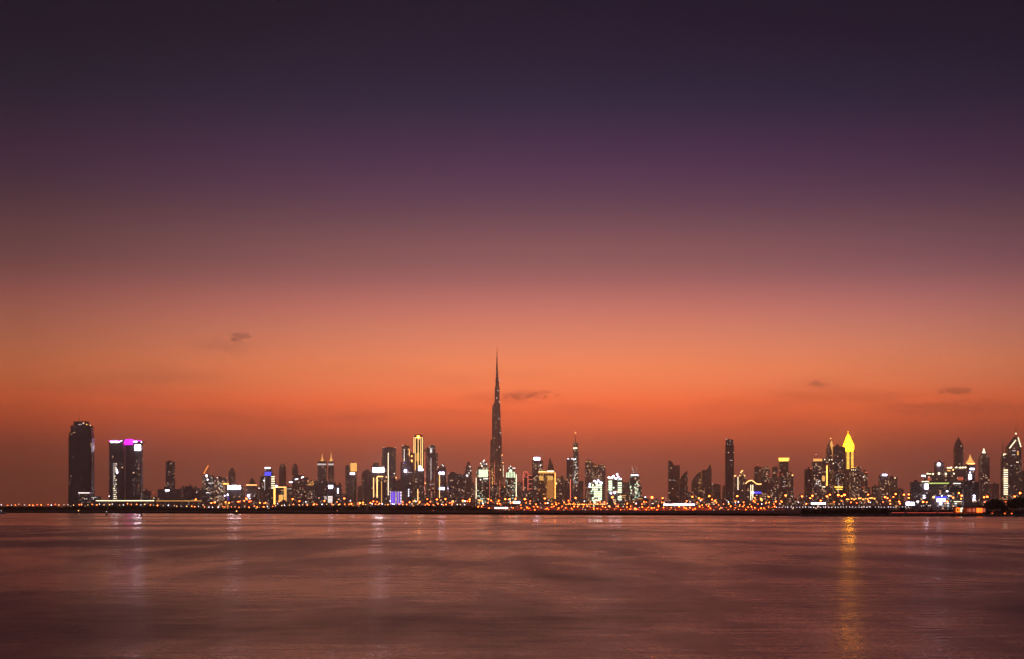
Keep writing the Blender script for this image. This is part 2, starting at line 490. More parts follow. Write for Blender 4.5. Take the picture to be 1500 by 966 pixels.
# --- site with two lit cranes
t = T('unfinished_tower', 'unfinished tower with floodlights under two lit luffing cranes', [(294.8, 313, 698)], 3600, 'white', .1, .8, short='tower with two cranes', wins=20, wmats=('soft', 'green', 'dimw'))
t.dot(302.6, 697, 1.5, 'white'); t.dot(304, 703, 1.1, 'white'); t.bar(305, 313, 708, 'dimw', 1.2); t.bar(302, 306, 722, 'soft', .8)
crane('crane with a jib of warm lamps leaning over the floodlit unfinished tower', (303.6, 682), (296.8, 694.5), (296.8, 698), 3600, 7, lmat='gold')
crane('steeper crane with pink lamps on the floodlit unfinished tower', (309, 683.4), (306, 695), (306, 698), 3600, 5, lmat='coral')
t = T('apartment_block', 'apartment block with many lit windows and a yellow roof strip beside the crane site', [(313, 330, 700)], 3700, 'flats', -.15, .8, short='yellow strip apartment block', wins=16)
t.bar(325, 333.5, 709, 'gold', 1.4); t.dot(318, 700, .6, 'soft')
t.windows(22, ('green', 'soft', 'white'), (319.5, 325.5, 707, 736), (.7, .7))
t = T('slim_tower', 'slim hazy tower with stepped shoulders and a red lamp, far behind the white light box', [(334.5, 344, 692), (335.8, 342.7, 688), (337.5, 341, 685)], 7600, 'far', short='slim hazy stepped tower', shape='cham')
t.top(339, 683.8, .9, 'red')
t = T('office_building', 'grey office building under a huge glowing white roof sign', [(334, 352.5, 714)], 3500, 'glass', .0, .7, cat='building', short='huge white sign building', wins=8)
t.sign(333.8, 352.6, 711.8, 716.4, 'big', 'roof_sign')
t.dot(328.6, 726.5, 1.0, 'white'); t.dot(333.3, 725, 1.2, 'lav'); t.strip(334.2, 728, 738, 'blue', .6)
t = T('office_building', 'office block with a curved orange roof edge and a small pyramid on top', [(360.6, 376.6, 711)], 3800, 'brown', 0, .7, cat='building', short='block with the small pyramid', wins=8)
t.loft('pyramid', [(363, 375, 711), (366.5, 370.5, 703), (368.2, 368.8, 700)], 'roof', 'rect')
t.bar(361, 376.5, 710.8, 'warm', .8); t.dot(364.2, 726.7, 1.6, 'lav'); t.dot(372.5, 727, .5, 'soft'); t.dot(366, 731, .8, 'white')
t = T('domed_building', 'dim block with a rounded roof beside the tower with the blue screen', [(379.5, 389, 701), (380.5, 388.5, 698.5), (382.5, 387, 696)], 4300, 'brown', 0, .8, 'round', cat='building', short='round roofed block', wins=5)
t.bar(376, 381, 715.5, 'soft', .9)
t = T('office_tower', 'tower with a blue screen, a white top strip and cream bars down its sloping side', [(387.4, 397, 686)], 4000, 'glass', 0, .8, short='tower with the blue screen', wins=10)
t.prism('sloping_wing', [(396.5, 740), (396.5, 689), (399, 696.7), (402, 706), (402.5, 740)], 30, FA['glass'], 0)
t.bar(388, 396, 685.8, 'white', 2.0); t.sign(387.8, 397.2, 691.5, 697.2, 'blue', 'screen')
for i in range(6):
    x0, z = t.loc(396.3, 698.6 + i * 3.3); x1, _ = t.loc(401.8, 0)
    ubox('light_bar', M['cream'], t.o, ((x0 + x1) / 2, -1.2, z), (x1 - x0, 2, 1.25 * t.k))
t.strip(387.8, 700, 718, 'dimw', .7); t.dot(386.6, 704.3, .9, 'white')
t = T('gate_building', 'gold lit gate-shaped building with two glowing legs and a lit block between', [(401, 420.5, 712.8)], 3400, 'dark', 0, .3, cat='building', short='gold gate building', clutter=False)
t.slab('glowing_leg', 401, 403.2, 713.5, 739, 'gold'); t.slab('glowing_leg', 416, 419.8, 713, 738, 'dgold')
t.bar(403, 419.5, 714, 'warm', .8); t.slab('lit_block', 408.5, 414.8, 725.2, 738, 'dgold', 2); t.dot(404.8, 712.6, 1.2, 'lav'); t.bar(411.5, 419, 718.5, 'dgold', .7); t.bar(420, 427, 716.5, 'dimw', .6)
for a, b, y, lab, s in ((407.8, 418.4, 680.7, 'hazy tower with a curved side behind the gold gate building', 'hazy curved tower'),
                        (427, 436.5, 680.5, 'hazy tower with a rounded top and small roof lamps behind the red lit block', 'hazy round topped tower')):
    t = T('far_tower', lab, [(a, b, 690), (a + .6, b - .4, 684), (a + 1.8, b - 1.5, y)], 6800, 'far', 0, .8, 'round', short=s)
    if a > 420:
        for p in (429, 430.5, 434.5): t.top(p, 680.6, .45, 'coral')
t = T('apartment_block', 'broad dark block with white floodlights and red lamps along its roof', [(428, 450, 699.6)], 4300, 'brown', -.1, .8, short='broad red lamped block', wins=18, wmats=('dimw', 'warm', 'coral'))
for p in ((433, 702.5), (435.5, 702), (442, 699.8), (444, 699)): t.dot(*p, .9, 'white')
for p in ((428.5, 698.5), (445, 699), (442.5, 701.5), (443, 714)): t.dot(*p, .55, 'red', 'beacon')
t.bar(423, 428.3, 706.5, 'white', 1.6)
t = T('apartment_block', 'block with a cluster of yellow lights round its top floor', [(450, 461, 705)], 4200, 'flats', .15, .8, short='block with yellow top lights', wins=14)
for p in ((452, 706), (454, 709), (456, 707), (458, 706), (459, 708.5), (450, 704.5)): t.dot(*p, .85, 'dgold')
t.bar(450, 459, 710.5, 'dgold', .8)
# --- two spired twins
for a, b, sp, tip, lab in ((464.8, 477.8, 471.3, 664, 'broader of two matching towers with gold lit spires and pale crown bands'), (480.4, 488.8, 484.6, 661, 'narrower of two matching towers with gold lit spires and pale crown bands')):
    t = T('spired_tower', lab, [(a, b, 682.5), (a + .3, b - .3, 678.6)], 5600, 'brown', 0, .9, 'cham', short='matching gold spired towers', group='matching gold spired towers', clutter=False, wins=7, wmats=('dimw',))
    t.bar(a + .2, b - .2, 680.6, 'dimw', 2.2, 'crown_band')
    t.loft('crown', [(a + 1, b - 1, 678.6), (a + .2, b - .2, 676.5), (a + 1.5, b - 1.5, 675.8)], 'roof')
    t.loft('spire', [(sp - 3, sp + 3, 675.9), (sp - 1.6, sp + 1.6, 674), (sp - .8, sp + .8, 671), (sp - .35, sp + .35, 666), (sp - .1, sp + .1, tip)], 'dgold', 'oct', 1)
    for p in (a + 1, sp, b - 1): t.dot(p, 703.5, .45, 'coral', 'beacon')
t = T('office_building', 'dark bulky block in front of the broader gold spired tower', [(458, 480, 704.6)], 3900, 'dark', .2, .9, cat='building', short='dark bulky block', wins=8)
for i in range(4): t.strip(474.3 + i * 1.1, 727, 737, 'dimw', .6)
t = T('office_building', 'block with a white sign near its top and lit windows gridded at its foot', [(480, 491, 707)], 3800, 'dark', -.1, .8, cat='building', short='lit window grid block')
t.sign(481.3, 487.3, 711.5, 715.2, 'lav')
for r in range(5):
    for c in range(4): t.sign(480.6 + c * 1.7, 481.6 + c * 1.7, 727.2 + r * 2, 728.4 + r * 2, 'soft', 'lit_window')
t.bar(487, 495, 740, 'white', 1.6)
t = T('office_building', 'narrow block with one glowing white upright sign', [(490, 500, 711)], 4000, 'glass', 0, .8, cat='building', short='upright white sign block', wins=4)
t.sign(494.2, 495.8, 715.5, 723, 'white')
for p in ((499.5, 703.5), (501, 702.3), (503.8, 703)): t.top(p[0], p[1], .5, 'red')
t = T('crowned_tower', 'tower topped by a square panel of yellow light above a white sign', [(506.5, 521.5, 700), (509, 521.3, 692), (512, 523, 678)], 4400, 'brown', 0, .8, 'cham', short='square yellow topped tower', wins=8)
t.sign(513.2, 522.7, 678.4, 691, 'dgold', 'crown_panel'); t.bar(515, 521, 684, 'warm', .7); t.bar(515, 521, 687, 'warm', .7); t.sign(513, 519.3, 693, 695.4, 'lav')
t = T('slab_tower', 'dim slab tower close behind the tower with the square yellow top', [(506, 513.5, 682.5)], 5000, 'brown', 0, .9, wins=5); t.top(510, 685, .5, 'soft')
t = T('domed_building', 'broad hazy building with an arched roof beside the white sign tower', [(529, 545, 694), (530.5, 543.5, 691), (533, 541.5, 689), (535.5, 539.5, 688)], 6200, 'far', 0, .8, 'round', short='arched roof building', clutter=False)
t = T('pointed_tower', 'dark block rising to a point in front of the arched roof building', [(532, 545, 706), (534, 543.5, 702), (536, 541.5, 699)], 4600, 'dark', 0, .8, 'oct', short='dark pointed block', wins=5)
t.loft('pointed_roof', [(536, 541.5, 699), (538.4, 539, 695.8)], 'roof'); t.top(539, 696.5, .6, 'coral')
# --- white sign tower, L-shaped light lines
t = T('office_tower', 'tower with a huge lavender-white sign and angular gold light lines down its front', [(544, 566, 707), (544, 562.5, 683), (546, 554, 678)], 3800, 'glass', 0, .7, short='lavender sign tower', clutter=False, wins=8)
t.sign(546, 562.5, 686, 691.6, 'big'); t.top(547, 678, .6, 'coral'); t.top(551.5, 678, .6, 'coral')
for i, (gx, gw) in enumerate(((547.2, 1.1), (550.2, 1.4), (553.4, 1.2), (556.5, 1.5), (560, 1.2))): t.sign(gx - gw / 2, gx + gw / 2, 685, 686 - .1 * i, 'white', 'sign_letter')
t.strip(547.3, 700, 739, 'warm', .7); t.strip(552.4, 698.8, 739, 'warm', 1.1); t.bar(552.6, 561, 698.4, 'warm', 1.0)
t.strip(559, 705.2, 738, 'dgold', 1.0); t.bar(559.2, 566, 704.7, 'dgold', 1.0); t.dot(565.5, 699, .8, 'warm')
t = T('slab_tower', 'tall grey slab with one long cream light line down its front', [(559, 579.4, 668), (559.6, 579.3, 656.5)], 4900, 'glass', 0, .6, 'cham', short='tall slab with the cream line', wins=10, wmats=('dimw', 'soft'))
t.strip(568.7, 663.5, 726, 'cream', .8)
for p in (561, 579): t.top(p, 655.8, .5, 'soft')
t.dot(577.5, 694, .8, 'soft'); t.dot(580, 700, .9, 'warm')
t = T('office_tower', 'stepped tower with a slim top, a blue lamp and a round white sign', [(586.6, 604.5, 677.5), (588.6, 599, 653.4)], 4700, 'glass', 0, .7, 'cham', short='round signed stepped tower', wins=12, wmats=('dimw', 'soft', 'warm'))
t.strip(592, 658, 676, 'soft', .5); t.dot(593.2, 679, .7, 'blue'); t.dot(594, 690, 2.0, 'lav', 'sign'); t.bar(590, 604, 692.6, 'dimw', .6); t.top(589.3, 653, .6, 'soft'); t.strip(599.2, 658, 668, 'warm', .5)
for i in range(4): t.dot(598.6, 717.5 + i * 3, .8, 'white', 'lamp')
t = T('slim_tower', 'slim tower edged with warm lamps close beside the gold lit tower', [(600, 606.5, 664)], 5000, 'brown', 0, 1, short='slim warm lamped tower', wins=4)
for y in (668.5, 675, 679, 681.5, 684): t.dot(603.3, y, 1.1, 'gold', 'lamp')
t.strip(603.4, 676, 690, 'warm', .9)
# --- gold lit tower
t = T('gold_lit_tower', 'tall tower outlined by vertical gold light lines under a chamfered dark top', [(605, 620.3, 641)], 5200, 'dark', 0, .8, 'oct', short='gold lit tower', clutter=False)
t.loft('crown', [(605, 620.3, 641), (606.5, 618.8, 638.5), (608.5, 617, 636.8)], 'brown')
for x, y0, y1, w, m in ((606.3, 640.5, 725, .9, 'goldline'), (608.3, 640.5, 690, .8, 'goldline'), (612.5, 641, 686, .9, 'goldline'), (616.3, 641, 683, .7, 'goldline'), (618.6, 640.5, 688, .9, 'goldline')): t.strip(x, y0, y1, m, w)
t.dot(612.8, 640.3, 1.7, 'crownlamp', 'lamp'); t.slab('lit_recess', 610.2, 614, 664, 676, 'dgold'); t.bar(608.5, 616.8, 641.5, 'warm', .9)
t = T('office_building', 'grey block with a white roof sign in front of the gold lit tower', [(608.2, 621.6, 689)], 4000, 'brown', 0, .8, cat='building', short='grey white-signed block', wins=14, wmats=('dimw', 'warm'))
t.dot(615.3, 684.6, 2.0, 'lav', 'roof_sign'); t.sign(613, 620, 687, 690, 'white', 'roof_sign'); t.strip(612, 717, 735, 'warm', .6)
t = T('slim_tower', 'very slim tower with a coral red light line beside the gold lit tower', [(620.8, 624.5, 659)], 5300, 'brown', 0, 1, short='coral lined slim tower')
t.strip(622.4, 662, 725, 'coral', .8); t.dot(623, 708, .8, 'warm')
# --- tower with the upright sign DAMAC
t = T('office_tower', 'tower with an upright white name sign near its stepped top', [(624.7, 641, 664), (624.7, 637.5, 655), (628, 637, 651.6)], 4800, 'brown', 0, .8, 'cham', short='upright name sign tower', clutter=False, wins=9, wmats=('dimw', 'soft'))
cu = bpy.data.curves.new('name_sign', 'FONT'); cu.body = 'DAMAC'; cu.align_x = 'CENTER'; cu.align_y = 'CENTER'; cu.size = 1; cu.extrude = .06
tmp = bpy.data.objects.new('tmp_text', cu); COL.objects.link(tmp); bpy.context.view_layer.update()
me = bpy.data.meshes.new_from_object(tmp.evaluated_get(bpy.context.evaluated_depsgraph_get())); bpy.data.objects.remove(tmp)
me.materials.clear(); me.materials.append(M['letters'])
so = bpy.data.objects.new('name_sign', me); COL.objects.link(so); so.parent = t.o
x, z = t.loc(631.6, 663.1); y, _ = t.front(x, z); ln = me.vertices; wd = max(v.co.x for v in ln) - min(v.co.x for v in ln)
sc_ = 13.4 * t.k / wd; so.location = (x, y - .8, z); so.rotation_euler = (math.pi / 2, -math.pi / 2, 0); so.scale = (sc_, sc_ * 1.15, 4)
so['label'] = 'white upright name sign'
t.strip(631.3, 671, 703, 'dimw', .9); t.strip(631.3, 703, 728, 'dred', .6); t.strip(636.5, 690, 728, 'dred', .5); t.bar(628, 637, 709.5, 'dimw', .5)
t = T('office_building', 'tower with two white signs one above the other and a rounded top', [(641.7, 653.4, 687), (643, 652.5, 683.5), (645, 651, 681)], 4300, 'glass', 0, .8, 'cham', cat='tower', short='double signed tower', wins=6)
t.sign(643.2, 650.8, 692, 694.8, 'lav'); t.sign(643.6, 651, 714.6, 717.4, 'lav'); t.strip(643.8, 693, 730, 'warm', .6)
for p in ((641.5, 684.5), (648, 681.5), (649.5, 683)): t.dot(*p, .7, 'soft')
t = T('apartment_block', 'wide flat roofed block with a red roof strip and warm windows', [(655, 681, 694.6)], 4200, 'brown', .12, .6, short='red strip roofed block', wins=26, wmats=('warm', 'soft', 'cream'))
t.bar(662.5, 668, 691, 'dred', .7)
t = T('pointed_tower', 'pointed tower with a red tip lamp and white lamps down one side', [(680.6, 691.5, 690), (682, 690.5, 683.5), (683.8, 688.6, 679)], 5000, 'brown', 0, .8, 'oct', short='red tipped pointed tower', clutter=False, wins=10)
t.loft('pointed_roof', [(683.8, 688.6, 679), (685.8, 686.2, 675)], 'roof'); t.top(685.9, 674.5, .9, 'red')
for p in ((679.3, 697), (684.4, 697)): t.dot(*p, 1.2, 'white')
for p in ((688.5, 684), (689.5, 690), (687, 693)): t.dot(*p, .7, 'soft')
t = T('arch_building', 'low building of glowing violet arches with white edges on the shore', [(571.5, 588, 720.5)], 2500, 'dark', 0, .6, 'round', cat='building', short='violet arch building', clutter=False)
for a, b in ((572.6, 575.4), (575.8, 579), (581.5, 583.2), (584.8, 586.8)): t.prism('violet_arch', [(a, 739), (a, 722), ((a + b) / 2, 719.6), (b, 722), (b, 739)], 1.2, 'purple', -1.0 - t.d)
for i, p in enumerate((572.2, 575.6, 579.4, 581.2, 583.6, 587)): t.strip(p, 719.5 + (i % 2), 739, 'wsoft', .5)
for i in range(4): t.sign(585, 587, 721 + i * 4.2, 722.6 + i * 4.2, 'soft', 'light_bar')
# --- lit construction tower beside the needle tower
t = T('unfinished_tower', 'unfinished tower with greenish lit floors below two red lamped cranes', [(697.5, 716.5, 690), (700, 715, 684), (703, 713, 678)], 5200, 'site', 0, .8, 'cham', short='greenish needle-side site', clutter=False, wins=12, wmats=('soft', 'cream', 'warm'))
for c in range(6): t.sign(701.4 + c * 2.25, 703.1 + c * 2.25, 688.4, 699.2, 'green', 'lit_floors')
t.strip(697.6, 700, 731, 'cream', .6); t.bar(708, 715, 701.6, 'soft', 1.2)
for p in ((704, 679), (709, 674.5), (706, 683), (712.5, 680), (704, 703), (708, 676.5)): t.dot(*p, 1.0, 'soft')
crane('short crane with coral lamps beside the foot of the needle tower', (701.5, 666), (704, 675.5), (704, 678.4), 5200, 5, lmat='coral')
crane('long crane with coral lamps pointing at the needle tower', (717.3, 667), (709, 675), (709, 678.4), 5200, 7, lmat='coral')

# ------------------------------------------------------------------ the needle: three winged, spiralling setbacks
YB = 7900; kb = YB / F; axis = 727.8
bo = empty('needle_skyscraper', (wx(axis, YB), YB + 40, GZ))
tag(bo, 'hugely tall stepped needle skyscraper tapering to a thin spire, far above all else', 'skyscraper')
BUILDINGS.append((axis, 507, YB, 'needle skyscraper', 715, 739))
zb = lambda y: wz(y, YB) - GZ
def wing(ang, tiers, wd):
    """tiers: (reach in px along the wing, top row); each is a rounded bay stepping down outwards"""
    mb = MB()
    ca, sa = math.cos(ang), math.sin(ang)
    for reach, row in tiers:
        L = reach * kb; n = 10; hw = wd * kb
        pts = [(-hw * .2, -hw), (L - hw, -hw)] + [(L - hw + hw * math.sin(math.pi * k / n), -hw * math.cos(math.pi * k / n)) for k in range(1, n)] + [(L - hw, hw), (-hw * .2, hw)]
        ring = [(x * ca - y * sa, x * sa + y * ca) for x, y in pts]
        z1 = zb(row); mb.loft([(0, ring), (z1, ring)])
        mb.loft([(z1, [(x * .96, y * .96) for x, y in ring]), (z1 + 5, [(x * .95, y * .95) for x, y in ring])], 1)
    return mb.build('wing', [FA['spire'], M['roof']], bo)
D = math.radians
# reach is divided by cos of the wing's angle so that the silhouette has the photograph's steps
cL = math.cos(D(22))
wing(D(180 + 22), [(12.6 / cL, 706), (10.9 / cL, 688), (9.9 / cL, 662), (9.4 / cL, 645.5), (7.0 / cL, 595)], 2.6)
cR = math.cos(D(30))
wing(D(0 - 38), [(12.4 / cR, 712), (10.4 / cR, 692), (8.9 / cR, 674), (7.4 / cR, 641), (6.5 / cR, 627), (5.4 / cR, 603)], 2.5)
wing(D(82), [(13, 712), (11.5, 690), (10, 655), (8, 620), (6, 585)], 2.6)
mb = MB()
for w0, w1, y in ((5.0, 4.9, 590), (3.4, 3.9, 566.5), (2.1, 3.2, 553.5), (1.5, 1.9, 540)):
    mb.loft([(0, [(x + (w1 - w0) / 2 * kb, y_) for x, y_ in ngon((w0 + w1) * kb, .9, 12)]), (zb(y), [(x + (w1 - w0) / 2 * kb, y_) for x, y_ in ngon((w0 + w1) * kb, .9, 12)])])
mb.build('core', [FA['spire'], M['roof']], bo)
mb = MB()
for r0, r1, ya, yb in ((1.25, 1.15, 540, 531), (.85, .75, 531, 522), (.5, .42, 522, 514), (.26, .12, 514, 505)):
    mb.bar((0, 0, zb(ya) - 2), (0, 0, zb(yb)), r0 * kb, 8, 0, r1 * kb)
mb.build('spire', [M['metal']], bo)
rb = random.Random(4)
def bdot(px, py, r=.45, mat='soft', name='lit_window'):
    uball(name, M[mat], bo, ((px - axis) * kb, -46 - rb.random() * 4 if py > 690 else -max(8, 42 - (690 - py) * .24), zb(py)), r * kb)
for px, py in ((731, 556.5), (732, 589), (731, 613.5), (731.5, 655), (729.5, 572), (727.5, 583), (733, 634)): bdot(px, py, .62, 'soft', 'terrace_light')
for px, py in ((736.6, 678), (733, 688.5), (739, 713.5), (732.8, 716), (716, 690), (735.5, 667)): bdot(px, py, .75, 'warm', 'terrace_light')
for i in range(46):
    y = rb.uniform(690, 732); bdot(rb.choice((719.5, 721, 723.2, 725)) + rb.uniform(-.4, .4), y, .36, rb.choice(('dgold', 'warm', 'coral')))
for i in range(14):
    y = rb.uniform(570, 690); bdot(axis + rb.uniform(-4, 4), y, .2, rb.choice(('dimw', 'coral')))
for px, y0, y1, m in ((717.2, 690, 731, 'coral'), (721.8, 686, 731, 'dgold'), (724.6, 676, 730, 'coral'), (732, 704, 729, 'coral'), (737.2, 682, 699, 'cream')):
    ubox('light_strip', M[m], bo, ((px - axis) * kb, -47, zb((y0 + y1) / 2)), (.55 * kb, 1.5, (y1 - y0) * kb))

# ------------------------------------------------------------------ beyond the needle
t = T('unfinished_tower', 'tower with a bright greenish pointed crown of upright strips next to the needle', [(740, 757, 700), (741, 755.5, 692), (743, 753.5, 688)], 5000, 'site', 0, .8, 'oct', short='greenish crowned tower', clutter=False, wins=10, wmats=('warm', 'soft'))
t.loft('crown', [(744, 752.5, 688), (746.5, 750, 684), (748, 748.6, 682.8)], 'roof')
for i in range(6): t.strip(742.6 + i * 2.2, 691 + abs(i - 2.5) * .6, 705 + (i % 2), 'green', 1.0)
for p in ((748, 683.5), (745.5, 686), (751.5, 686), (754, 686)): t.dot(*p, .9, 'soft')
t.dot(748, 690, 2.2, 'green'); t.strip(756.1, 695, 728, 'cream', .8)
t = T('outlined_tower', 'tower outlined in coral red light with a square spiral at its top', [(766, 774.3, 691.5)], 4300, 'brown', 0, .8, short='coral outlined tower', clutter=False, wins=6, wmats=('coral', 'warm'))
t.strip(766.5, 692, 719, 'coral', .8); t.strip(773.4, 692, 719, 'coral', .8); t.bar(766.5, 773.6, 691.8, 'coral', .9); t.bar(768.5, 773.4, 699, 'coral', .7); t.strip(768.6, 694.5, 699, 'coral', .7); t.bar(768.6, 772, 694.6, 'coral', .7)
t = T('office_building', 'lower block with coral red bars beside the coral outlined tower', [(774.4, 780.5, 696)], 4350, 'brown', 0, .8, cat='building', short='coral barred block', wins=4)
for y in (696.5, 702.5, 709, 716.5): t.bar(774.6, 779.6, y, 'coral', .7)
t = T('office_tower', 'speckled tower with a glowing white roof sign', [(779.4, 795.3, 675), (782, 792, 671.5)], 5200, 'flats', .05, .8, 'cham', short='speckled signed tower', wins=14)
t.sign(782, 790.8, 670.3, 674, 'lav', 'roof_sign'); t.dot(791.8, 682, 1.0, 'soft')
t = T('tiered_tower', 'dark hazy tower with a tiered pointed top behind the gold cornice block', [(802, 811.5, 685), (803, 810.5, 680), (804, 809, 676)], 6300, 'far', 0, .9, 'oct', short='dark tiered tower', clutter=False)
t.loft('pointed_roof', [(804, 808, 676), (804.8, 805.4, 671)], 'roof'); t.top(812.5, 678, .5, 'coral')
t = T('hotel', 'amber floodlit block with a gold cornice and two glowing upper panels', [(788.7, 813.8, 693)], 4400, 'amber', 0, .6, cat='building', short='gold cornice block', clutter=False, wins=16, wmats=('dgold', 'warm'))
t.bar(788.5, 812, 692.6, 'dgold', 2.0, 'cornice'); t.bar(789, 800, 691.2, 'warm', .9); t.bar(801, 811.5, 690.8, 'cream', 2.0); t.slab('lit_panel', 790, 796, 697.5, 704, 'wgold'); t.slab('lit_panel', 802, 810, 697.5, 704, 'wgold')
t.slab('lit_panel', 801, 811, 704.5, 730, 'panel'); t.strip(813.2, 693, 735, 'gold', .9); t.dot(815, 708.5, 1.1, 'warm')
t = T('apartment_block', 'apartment block with warm windows beside the gold cornice block', [(815, 828, 703), (816.5, 826, 699)], 4500, 'flats', -.1, .8, short='warm windowed apartment block', wins=20, wmats=('warm', 'dgold'))
t = T('office_tower', 'dark tower with a row of white lamps on its flat top beside the antenna tower', [(830, 839.5, 673)], 5000, 'brown', 0, .9, short='white lamped tower', wins=8, wmats=('dimw', 'coral'))
for p in (832.3, 835, 838): t.top(p, 672.6, .9, 'white', 'roof_lamp')
t.strip(835.6, 702, 738, 'coral', 1.1)
t = T('antenna_tower', 'slim tall tower with a white band and a lamp on its antenna', [(839.3, 847.8, 672), (839.6, 847.4, 660), (840, 846.8, 648.7)], 4900, 'white', 0, .9, 'cham', short='slim antenna tower', clutter=False, wins=6)
t.mast(843, 648.7, 635, .45); t.top(843, 634, .8, 'warm'); t.bar(839.7, 845.6, 656.8, 'cream', 1.8); t.windows(34, ('soft', 'green', 'soft', 'white'), (839.8, 845.5, 673, 709), (.8, .8))
for p in (840.5, 843): t.dot(p, 672.8, .8, 'white')
t = T('apartment_block', 'tallest of three joined apartment towers with a curved warm top', [(857, 869.7, 678), (858, 867, 674.4)], 5200, 'flats', 0, .8, 'round', short='joined apartment towers', wins=22, wmats=('warm', 'dgold', 'coral'))
t = T('apartment_block', 'lowest of three joined apartment towers, between the other two', [(868, 875.5, 682.5)], 5260, 'flats', 0, .8, wins=12, wmats=('warm', 'dgold')); t.bar(868.5, 875, 683.2, 'dgold', .7)
t = T('apartment_block', 'flat topped end of three joined apartment towers above the green lit site', [(874.3, 887, 682), (877, 884, 680)], 5200, 'flats', 0, .8, short='joined apartment towers', wins=20, wmats=('warm', 'dgold', 'coral'))
t = T('unfinished_building', 'brightest greenish lit construction block with floodlights on top', [(864.8, 882.2, 707.5)], 3300, 'site', 0, .8, cat='building', short='brightest green site', clutter=False)
for r in range(9):
    for c in range(5):
        if R.random() < .8: t.sign(867.2 + c * 3, 869.5 + c * 3, 710 + r * 3.2, 712.2 + r * 3.2, R.choice(('green', 'green', 'cream')), 'lit_floor')
for p in ((864.3, 709.7), (871, 705), (876, 704.7), (879, 706.5), (864, 713), (874, 708), (881, 708)): t.dot(*p, 1.25, 'lav')
t = T('unfinished_building', 'dark construction block with floodlit roof and two greenish lit ends', [(890.7, 911.3, 703), (893, 909, 701)], 3400, 'site', 0, .8, cat='building', short='dark green ended site', clutter=False, wins=12, wmats=('green', 'soft'))
for p in ((892, 699.5), (899, 698), (904, 695.3), (905.5, 699), (902, 701), (909, 702), (896, 700), (900.5, 722), (895, 722.5)): t.dot(*p, 1.25, 'lav')
for y in range(8):
    t.sign(891.5, 896.5, 704.5 + y * 3, 706.6 + y * 3, 'green', 'lit_floor') if y < 5 else None
    t.sign(905, 910.5, 707 + y * 3.4, 708.8 + y * 3.4, 'green', 'lit_floor') if R.random() < .8 else None
t = T('unfinished_tower', 'lone floodlit construction tower with two cranes and a bright roof line', [(922.5, 937.3, 700), (924, 936, 696)], 4000, 'site', 0, .8, 'cham', short='lone green site', clutter=False, wins=18, wmats=('green', 'soft', 'white'))
t.bar(924.5, 935, 696.3, 'white', 1.3); t.windows(22, ('green', 'green', 'cream'), (923.5, 935.5, 708, 724), (1.6, 1.6))
crane('crane with white lamps on the lone floodlit construction tower', (925.8, 682.5), (929, 693.5), (929, 696.4), 4000, 4, lmat='soft')
crane('crane with pale lamps leaning away over the lone construction tower', (934, 684), (931.5, 694), (931.5, 696.4), 4000, 4, lmat='dimw')
t = T('low_building', 'low flat building with a lit edge beyond the lone construction tower', [(933, 950, 731)], 3000, 'brown', cat='building', wins=8); t.bar(934, 941, 731, 'dgold', .8)
t = T('low_building', 'low block with two warm lit bars between the construction blocks', [(908, 921, 724)], 3900, 'brown', cat='building', wins=6); t.bar(911, 917, 726.3, 'dgold', .8); t.bar(911, 916, 729, 'dgold', .8)

# --- quiet hazy group
t = T('slab_tower', 'hazy dark slab whose flat top slants down from a peak', [(979.4, 995.8, 682)], 5600, 'far', 0, .7, short='slant topped slab', wins=8, clutter=False)
t.prism('slanted_top', [(979.4, 682), (979.4, 674.4), (984, 676), (987, 681.4), (987, 682)], 25, FA['far'], -t.d + 1)
for p in (980.5, 985.5): t.bar(p, p + 2.6, 703.6, 'dimw', .7)
t = T('leaf_tower', 'hazy tower with a curved leaf-like edge rising to a point', [(995.9, 1007.5, 708)], 5400, 'far', 0, .7, short='leaf shaped tower', clutter=False, wins=5)
t.prism('curved_top', [(996, 708), (997.5, 702), (1000, 697), (1003.5, 692.5), (1006.6, 689.8), (1007.5, 693), (1007.5, 708)], 28, FA['far'], -t.d + 1)
t.windows(16, ('dimw', 'warm'), (1003.5, 1007, 696, 724), (.6, .6))
t = T('curved_tower', 'tower with a curved shoulder and a column of warm lights, between hazy neighbours', [(1013.6, 1028, 707)], 5200, 'brown', 0, .7, short='curved shoulder tower', clutter=False, wins=5)
t.prism('curved_top', [(1013.6, 707), (1015, 703), (1019, 698), (1022, 693.5), (1026, 691.8), (1028, 693), (1028, 707)], 26, FA['brown'], -t.d + 1)
t.windows(26, ('warm', 'dgold'), (1023.5, 1028, 694, 722), (.7, .7))
t = T('slab_tower', 'hazy tower with a spike at one corner of its roof', [(1028.8, 1042.4, 689)], 5700, 'far', 0, .7, short='corner spiked tower', wins=10, clutter=False)
t.prism('corner_spike', [(1035.5, 689), (1038, 685), (1039.3, 681.2), (1041, 681.4), (1042.2, 689)], 20, FA['far'], -t.d + 1)
t.bar(1040, 1045, 709.5, 'dimw', .7); t.dot(1043, 706, .5, 'coral', 'beacon')
T('far_tower', 'faint hazy block in the gap before the tallest dark slab', [(1044, 1055.6, 710)], 7600, 'far', short='faint hazy block', wins=3, wmats=('dimw',))
T('far_tower', 'thin faint block tucked close to the tallest dark slab', [(1058.5, 1063, 712)], 7200, 'far', wins=3, wmats=('dimw',))
t = T('slab_tower', 'tallest dark slab of its group with a recessed top and a corner lamp', [(1063.2, 1075.4, 652), (1064, 1074.3, 644.2)], 4700, 'dark', 0, .8, 'cham', short='tallest dark slab', wins=16, wmats=('dimw', 'soft'))
t.top(1065, 644, .7, 'soft'); t.strip(1065.3, 652, 735, 'metal', .5, 'mullion'); t.bar(1069, 1073, 674.6, 'dimw', .6)
